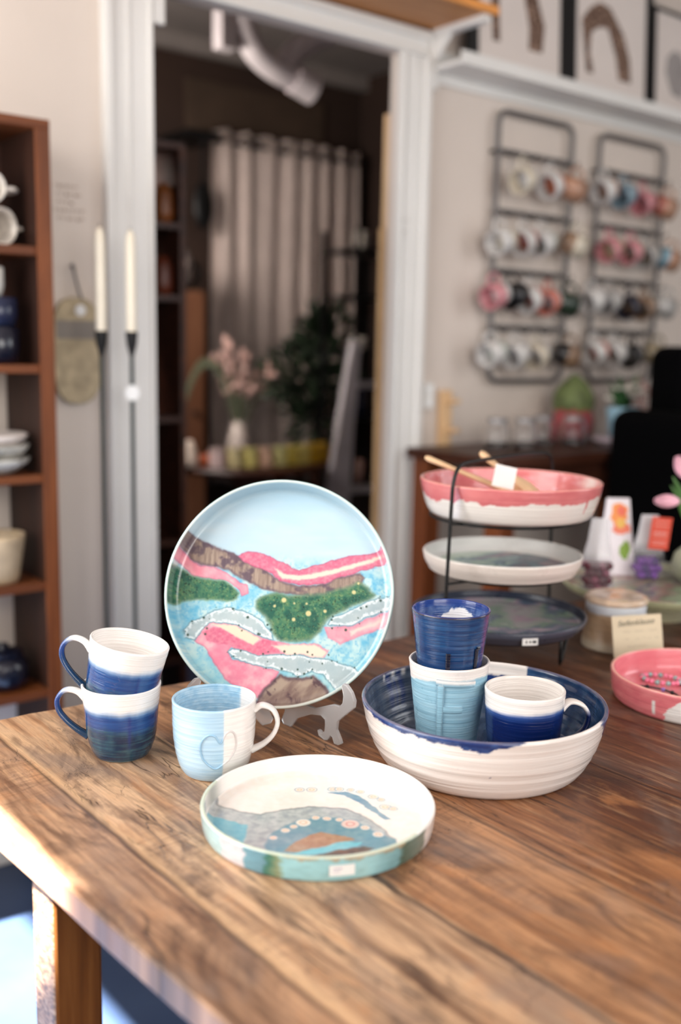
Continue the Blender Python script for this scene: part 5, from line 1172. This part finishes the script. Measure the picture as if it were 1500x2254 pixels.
MB().lathe([(0, 0), (0.036, 0), (0.040, 0.006), (0.052, 0.095), (0.054, 0.118), (0.05, 0.118), (0.047, 0.1), (0, 0.098)], 36).build('pot_body', flat('light_blue_glaze', (150, 190, 210), 0.35), bp, smooth=True, angle=180)
M_wf = flat('white_flower', (228, 224, 214), 0.7, var=0.1, scale=60); M_dkg = flat('leaf_green', (44, 84, 44), 0.6, var=0.3, scale=30); rs = random.Random(12)
for k in range(14):
    a = rs.random()*2*PI; rr = rs.random()**0.5*0.085; x, y = rr*math.cos(a)+0.03, rr*math.sin(a)*0.6; z = 0.145+rs.random()*0.05; mb = MB()
    for q in range(6): mb.sphere((x+0.012*math.cos(q*PI/3), y+0.012*math.sin(q*PI/3), z), 0.011, 8, (1, 1, 0.5))
    mb.sphere((x, y, z+0.004), 0.007, 8); mb.build('blossom', M_wf, bp, smooth=True, angle=180)
mb = MB()
for k in range(16):
    a = rs.random()*2*PI; L = 0.05+rs.random()*0.06; x, y = L*math.cos(a)*0.8, L*math.sin(a)*0.5; z = 0.17+rs.random()*0.06; p = Vector((x*0.2, y*0.2, 0.1)); q = Vector((x, y, z)); w = Vector((-y, x, 0)).normalized()*0.013
    m_ = p.lerp(q, 0.55); mb.add([p, m_+w, q, m_-w, m_+Vector((0, 0, -0.004))], [(0, 1, 4), (1, 2, 4), (2, 3, 4), (3, 0, 4)])
mb.build('leaves', M_dkg, bp)
ds_ = thing('dried_flowers', 'bunch of dusty pink stems in a small pot, far end of side table', 'plant', (3.08, 2.13, 0.9555))
MB().lathe([(0, 0), (0.03, 0), (0.035, 0.05), (0.032, 0.05), (0.03, 0.04), (0, 0.04)], 28).build('pot', M_cream, ds_, smooth=True, angle=60)
mb = MB()
for k in range(22):
    a = rs.random()*2*PI; q = Vector((0.08*math.cos(a)*rs.random(), 0.06*math.sin(a)*rs.random(), 0.14+rs.random()*0.06)); mb.tube([(q.x*0.2, q.y*0.2, 0.03), q], 0.0016, 5); mb.sphere(q, 0.009, 6, (1, 1, 1.6))
mb.build('stems', flat('dusty_pink_stem', (186, 136, 128), 0.8), ds_, smooth=True)
# black armchair
ac = thing('armchair', 'black upholstered armchair in front of the dark side table, at the right edge', 'armchair', (2.71, 1.58, 0), (0, 0, R(-12)))
M_uph = flat('black_upholstery', (3, 3, 4), 0.95, spec=0.05)
MB().box(-0.17, 0.40, -0.32, 0.26, 0.22, 0.46).build('seat', M_uph, ac, bevel=0.03, seg=4)
MB().box(-0.09, 0.42, 0.12, 0.26, 0.40, 1.27).build('backrest', M_uph, ac, bevel=0.04, seg=4)
for x in (-0.235, 0.40): MB().box(x, x+0.12, -0.32, 0.26, 0.22, 1.085).build('armrest', M_uph, ac, bevel=0.05, seg=5)
for x in (-0.2, 0.45):
    for y in (-0.28, 0.22): MB().tube([(x, y, 0), (x, y, 0.23)], [0.014, 0.022], 10).build('leg', M_black, ac, smooth=True)

# ================================================================== BACK ROOM
pr = thing('wooden_board', 'tall narrow pale wooden board leaning inside the doorway at the right', 'board', (2.085, 2.372, 0))
MB().box(-0.020, 0.020, -0.012, 0.012, 0, 1.925).build('board_panel', M_pine, pr, bevel=0.002); MB().box(-0.028, -0.019, -0.012, 0.012, 0, 1.60).build('board_edge', flat('tan_edge', (196, 160, 118), 0.6), pr)
cu = thing('curtain', 'grey-white curtain with dark eyelets hanging on the back wall', 'curtain', (3.18, 4.40, 0.55))
M_cur = flat('grey_white_cloth', (208, 192, 184), 0.9, var=0.03)
vs = []; nx, nz = 150, 10
for j in range(nz+1):
    z = 1.72*j/nz
    for i in range(nx+1):
        u = i/nx; x = -0.46+0.92*u; vs.append((x+0.01*math.sin(u*40), 0.030*math.sin(u*2*PI*7.5+0.4*math.sin(z*2))*(0.75+0.35*(1-z/1.72))+0.012*math.sin(u*57), z-0.006*math.cos(u*2*PI*7.5)))
mb = MB().add(vs, [(j*(nx+1)+i, j*(nx+1)+i+1, (j+1)*(nx+1)+i+1, (j+1)*(nx+1)+i) for j in range(nz) for i in range(nx)])
co_ = mb.build('curtain_cloth', M_cur, cu, smooth=True, angle=180); co_.modifiers.new('thickness', 'SOLIDIFY').thickness = 0.003
MB().tube([(-0.49, 0, 1.668), (0.50, 0, 1.668)], 0.009, 10).build('curtain_rod', M_black, cu, smooth=True)
for x in (-0.30, -0.235, -0.06, 0.07, 0.20, 0.33): MB().lathe([(0.016, -0.003), (0.026, -0.003), (0.026, 0.003), (0.016, 0.003), (0.016, -0.003)], 20).build('eyelet', M_black, cu, loc=(x, -0.050, 1.668), rot=(R(90), 0, 0))
dc = thing('ventilation_duct', 'white forked duct pipe hanging below the back room ceiling', 'duct', (2.30, 3.2, 2.45))
M_duct = flat('white_duct', (204, 196, 198), 0.6, var=0.04)
MB().tube(spline([(-0.205, 0.02, 0.25), (-0.203, 0, -0.02), (-0.185, 0, -0.11), (-0.13, 0, -0.18), (-0.04, 0, -0.22), (0.06, 0, -0.235)], 6), 0.046, 16).build('duct_pipe', M_duct, dc, smooth=True, angle=180)
MB().tube(spline([(0.24, 0.02, 0.25), (0.20, 0, -0.02), (0.12, 0, -0.08), (0.03, 0, -0.14), (-0.02, 0, -0.20)], 6), 0.042, 16).build('duct_pipe', M_duct, dc, smooth=True, angle=180)
MB().tube([(0.03, 0, -0.232), (0.115, -0.01, -0.262)], 0.056, 20).build('duct_outlet', M_duct, dc, smooth=True, angle=60)
MB().box(-0.30, -0.235, -0.03, 0.03, -0.19, 0.25).build('duct_box', M_duct, dc, bevel=0.004)
ln = thing('hanging_utensils', 'dark iron rack with a long dark pan hanging beside the curtain', 'hanging pan', (2.60, 4.28, 2.2))
MB().box(-0.10, 0.075, -0.03, 0.27, -0.012, 0.022).build('wall_rack', M_black, ln, bevel=0.005)
MB().tube([(0.0, 0, -0.01), (0.0, 0, -0.20)], 0.009, 8).build('pan_handle', M_black, ln, smooth=True)
MB().sphere((0, 0, -0.31), 0.055, 20, (1, 0.35, 2.0)).build('pan_body', M_black, ln, smooth=True, angle=180)
tl = thing('tall_shelf', 'dark tall shelf just inside the doorway at the left', 'shelf', (1.61, 3.0, 0))
for x in (-0.20, 0.055): MB().box(x, x+0.02, -0.12, 0.12, 0, 1.86).build('side_panel', M_darkwood, tl)
for z in (0.2, 0.6, 1.0, 1.38, 1.60, 1.84): MB().box(-0.18, 0.055, -0.12, 0.12, z, z+0.018).build('shelf_board', M_darkwood, tl)
M_ochre = flat('ochre_glaze', (120, 66, 26), 0.4, var=0.2); M_rust = flat('rust_glaze', (92, 40, 22), 0.4, var=0.2)
for (x, z, m, l) in ((1.635, 1.6185, M_ochre, 'ochre vase on the upper board of the dark tall shelf'), (1.63, 1.3985, M_rust, 'rust red vase on the middle board of the dark tall shelf')):
    tag(MB().lathe([(0, 0), (0.024, 0), (0.032, 0.03), (0.028, 0.09), (0.018, 0.12), (0.016, 0.12), (0.022, 0.08), (0, 0.08)], 24).build('vase', m, None, True, loc=(x, 2.93, z), angle=180), l, 'vase')
cb = thing('cupboard', 'brown wooden cupboard at the left of the back room carrying a striped basket', 'cupboard', (2.215, 4.02, 0))
M_cup = wood_mat('mid_brown_cupboard', [(84, 52, 34), (108, 68, 46), (128, 86, 60)], 'Z', 1, 0.6)
MB().box(-0.175, 0.175, -0.10, 0.15, 0, 1.476).build('carcass', M_cup, cb, bevel=0.003); dr = MB().box(-0.165, 0.165, -0.114, -0.10, 0.05, 1.43).build('door', M_cup, cb, bevel=0.002); MB().sphere((0.11, -0.125, 0.95), 0.012, 10).build('knob', M_black, dr, smooth=True)
def zebra():
    m = NT('striped_weave'); v = m.map(); wv = m.n('ShaderNodeTexWave', i={'Vector': v, 'Scale': 16.0, 'Distortion': 9.0, 'Detail': 2.0}).outputs['Fac']
    m.set(Base_Color=m.ramp(wv, [(0.42, (40, 32, 30)), (0.58, (178, 160, 152))]), Roughness=0.8); return m.m
bk = thing('striped_basket', 'black and cream striped basket on the brown cupboard', 'basket', (2.27, 4.02, 1.4765)); bk.scale = (1.15, 1.15, 1.15)
MB().lathe([(0, 0), (0.06, 0), (0.085, 0.04), (0.088, 0.10), (0.07, 0.155), (0.062, 0.155), (0.078, 0.10), (0.05, 0.01), (0, 0.008)], 32).build('basket_body', zebra(), bk, smooth=True, angle=180)
MB().tube(spline([(0.07, 0, 0.11), (0.115, 0, 0.10), (0.13, 0, 0.06), (0.10, 0, 0.03), (0.075, 0, 0.03)], 5), 0.011, 8).build('handle', M_black, bk, smooth=True)
rt = thing('round_table', 'dark round table in the back room carrying small jars and dried flowers', 'table', (2.28, 3.42, 0))
MB().lathe([(0, 0.76), (0.325, 0.76), (0.335, 0.775), (0.325, 0.79), (0, 0.79)], 64).build('tabletop', M_darkwood, rt, smooth=True, angle=40)
MB().lathe([(0, 0), (0.22, 0), (0.20, 0.03), (0.05, 0.07), (0.045, 0.7), (0.12, 0.76), (0, 0.76)], 32).build('pedestal', M_darkwood, rt, smooth=True, angle=40)
jc = [(216, 190, 186), (214, 200, 150), (208, 196, 120), (214, 176, 150), (212, 206, 140), (206, 184, 84), (214, 196, 110), (204, 160, 40), (196, 150, 36)]
for k in range(9):
    u = k/8; x = 2.045+0.50*u; y = 3.27-0.05*math.sin(PI*u); t = thing('small_jar', '%s small pastel jar from the left along the front of the dark round table' % (_ord+['seventh', 'eighth', 'ninth'])[k], 'jar', (x, y, 0.7905), group='small jars on the round table')
    MB().lathe([(0, 0), (0.028, 0), (0.030, 0.005), (0.030, 0.055), (0, 0.056)], 20).build('jar_body', flat('jar_tint_%d' % k, jc[k], 0.4), t, smooth=True, angle=40)
    MB().lathe([(0, 0.0562), (0.0305, 0.0562), (0.0305, 0.072), (0, 0.073)], 20).build('lid', flat('jar_lid_%d' % k, tuple(int(c*0.86) for c in jc[k]), 0.4), t, smooth=True, angle=40)
for k in range(5):
    tag(MB().lathe([(0, 0), (0.026, 0), (0.03, 0.03), (0.024, 0.045), (0, 0.046)], 18).build('small_pot', flat('orange_brown_pot', (170, 84, 46), 0.5, var=0.15), None, True, loc=(2.03+0.065*k, 3.335, 0.7905), angle=180), 'orange-brown small pot behind the pastel jars, %s from the left' % _ord[k], 'pot', 'orange-brown pots on the round table')
tag(MB().lathe([(0, 0), (0.03, 0), (0.034, 0.03), (0.024, 0.075), (0.014, 0.10), (0, 0.102)], 20).build('small_bottle', flat('cream_bottle', (214, 196, 180), 0.4), None, True, loc=(1.965, 3.34, 0.7905), angle=180), 'cream small bottle at the left edge of the dark round table', 'bottle')
fv = thing('dried_bouquet', 'tall vase of pale dried pink flowers on the dark round table', 'bouquet', (2.25, 3.44, 0.7905))
MB().lathe([(0, 0), (0.035, 0), (0.05, 0.03), (0.038, 0.10), (0.022, 0.16), (0.018, 0.16), (0.03, 0.10), (0, 0.05)], 28).build('vase', flat('pale_vase', (196, 184, 176), 0.3), fv, smooth=True, angle=180)
rs = random.Random(5); mb = MB(); mf = MB()
for k in range(34):
    a = rs.random()*2*PI; sp = rs.random(); q = Vector((0.15*sp*math.cos(a), 0.10*sp*math.sin(a), 0.28+0.22*rs.random()*(1-sp*0.4))); mb.tube([(0, 0, 0.10), q*0.55+Vector((0, 0, 0.05)), q], 0.0018, 5)
    for j in range(3): mf.sphere(q+Vector((rs.uniform(-.014, .014), rs.uniform(-.014, .014), rs.uniform(-.02, .02))), 0.011, 6, (1, 1, 1.4))
for s in (-1, 1):
    pts = spline([(0, 0, 0.12), (s*0.08, 0, 0.36), (s*0.17, 0, 0.40), (s*0.25, 0, 0.26 if s < 0 else 0.36)], 8); mb.tube(pts, 0.0028, 5)
    for p in pts[6:]: mb.add([p, p+Vector((0.012*s, 0.004, -0.035)), p+Vector((-0.010*s, -0.004, -0.038))], [(0, 1, 2)])
mb.build('stems', flat('sage_stems', (104, 110, 86), 0.8), fv); mf.build('flower_heads', flat('dusty_flower', (190, 156, 146), 0.8, var=0.15, scale=30), fv, smooth=True)
gp = thing('potted_plant', 'dark green bushy leafy plant in the back room, right of the dried flowers', 'plant', (3.03, 3.95, 0)); gp.scale = (1.1, 1.1, 1.0)
MB().lathe([(0, 0), (0.13, 0), (0.16, 0.30), (0.15, 0.30), (0.12, 0.04), (0, 0.04)], 32).build('plant_pot', M_black, gp, smooth=True, angle=50)
MB().tube([(0, 0, 0.05), (0.01, 0, 0.6), (0, 0, 0.95)], 0.016, 8).build('trunk', M_darkwood, gp, smooth=True)
mb = MB(); rs = random.Random(9)
for k in range(720):
    a = rs.random()*2*PI; u = rs.random()*2-1; rr = rs.random()**0.4; cx, cz, rx, rz = rs.choice([(0.0, 1.12, 0.17, 0.20), (-0.11, 1.10, 0.13, 0.14), (0.05, 1.30, 0.10, 0.14), (0.02, 0.95, 0.15, 0.18)])
    s = math.sqrt(1-u*u); p = Vector((cx+rx*rr*s*math.cos(a), rx*rr*s*math.sin(a), cz+rz*rr*u)); d = Vector((s*math.cos(a)+rs.uniform(-.5, .5), s*math.sin(a)+rs.uniform(-.5, .5), u+rs.uniform(-.3, .9))).normalized(); L = 0.05+rs.random()*0.04
    w = d.cross(Vector((rs.uniform(-1, 1), rs.uniform(-1, 1), rs.uniform(-1, 1)))).normalized()*L*0.22; m_ = p+d*L*0.5; mb.add([p, m_+w, p+d*L, m_-w], [(0, 1, 2, 3)])
for k in range(9):
    a = R(20+k*17); q = Vector((0.03+0.10*math.cos(a), -0.02, 1.36+0.12*math.sin(a)+rs.random()*0.05)); p = Vector((0, 0, 1.2)); w = (q-p).cross(Vector((0, 1, 0))).normalized()*0.014; m_ = p.lerp(q, 0.6); mb.add([p, m_+w, q, m_-w], [(0, 1, 2, 3)])
mb.build('foliage', flat('dark_leaf_green', (30, 44, 26), 0.6, var=0.3, scale=10), gp)
cl = thing('ladder_shelf', 'white slanted ladder shelf in the back room beside the dark plant', 'ladder', (2.755, 3.39, 0))
M_lad = flat('white_painted_ladder', (206, 200, 204), 0.6)
MB().prism([(0.03, 1.28), (0.075, 1.27), (0.045, 0.9), (0.03, 0.6), (-0.02, 0.2), (-0.05, 0), (-0.14, 0), (-0.10, 0.55), (-0.03, 0.98)], lambda a, b: (a, 0, b), (0, 0.03, 0)).build('side_rail', M_lad, cl, bevel=0.003)
MB().box(0.03, 0.19, 0.0, 0.05, 1.075, 1.10).build('rung', M_lad, cl); MB().box(0.0, 0.19, 0.0, 0.05, 0.62, 0.645).build('rung', M_lad, cl)
bs = thing('metal_shelf', 'black metal shelf with white and pink wares at the right of the back room', 'shelf', (3.01, 3.60, 0))
for x in (-0.11, 0.16):
    for y in (-0.1, 0.14): MB().box(x, x+0.018, y, y+0.018, 0, 1.76).build('post', M_black, bs)
for z in (0.3, 0.62, 0.92, 1.22, 1.46, 1.66): MB().box(-0.11, 0.178, -0.1, 0.158, z, z+0.014).build('shelf_board', M_black, bs)
for (x, z, r, h, m, l) in ((2.90, 1.6745, 0.035, 0.08, M_cream, 'cream cup on the top board of the black metal shelf'), (2.90, 1.2345, 0.04, 0.06, M_cream, 'cream bowl on the board above the plant, black metal shelf'), (2.91, 0.6345, 0.035, 0.10, flat('dusty_pink_ware', (186, 150, 140), 0.5), 'dusty pink beaker low on the black metal shelf'), (2.91, 0.9345, 0.05, 0.12, M_navy, 'dark beaker on the middle board of the black metal shelf')):
    tag(MB().lathe([(0, 0), (r*0.7, 0), (r*0.9, h*0.2), (r, h), (r-0.004, h), (r*0.85, h*0.25), (0, h*0.15)], 24).build('ceramic_beaker', m, None, True, loc=(x+0.08, 3.58, z), angle=180), l, 'beaker')
_lp = bpy.data.lights.new('back_room_fill', 'AREA'); _lp.shape = 'DISK'; _lp.size = 0.5; _lp.energy = 16; _lp.color = (1.0, 0.9, 0.82); _lo = bpy.data.objects.new('back_room_fill', _lp); COL.objects.link(_lo); _lo.location = (1.2, 3.25, 1.9); _lo.rotation_euler = (Vector((3.0, 4.3, 1.5))-Vector(_lo.location)).to_track_quat('-Z', 'Y').to_euler()  # added fill light for the dark back room; no fixture stands there
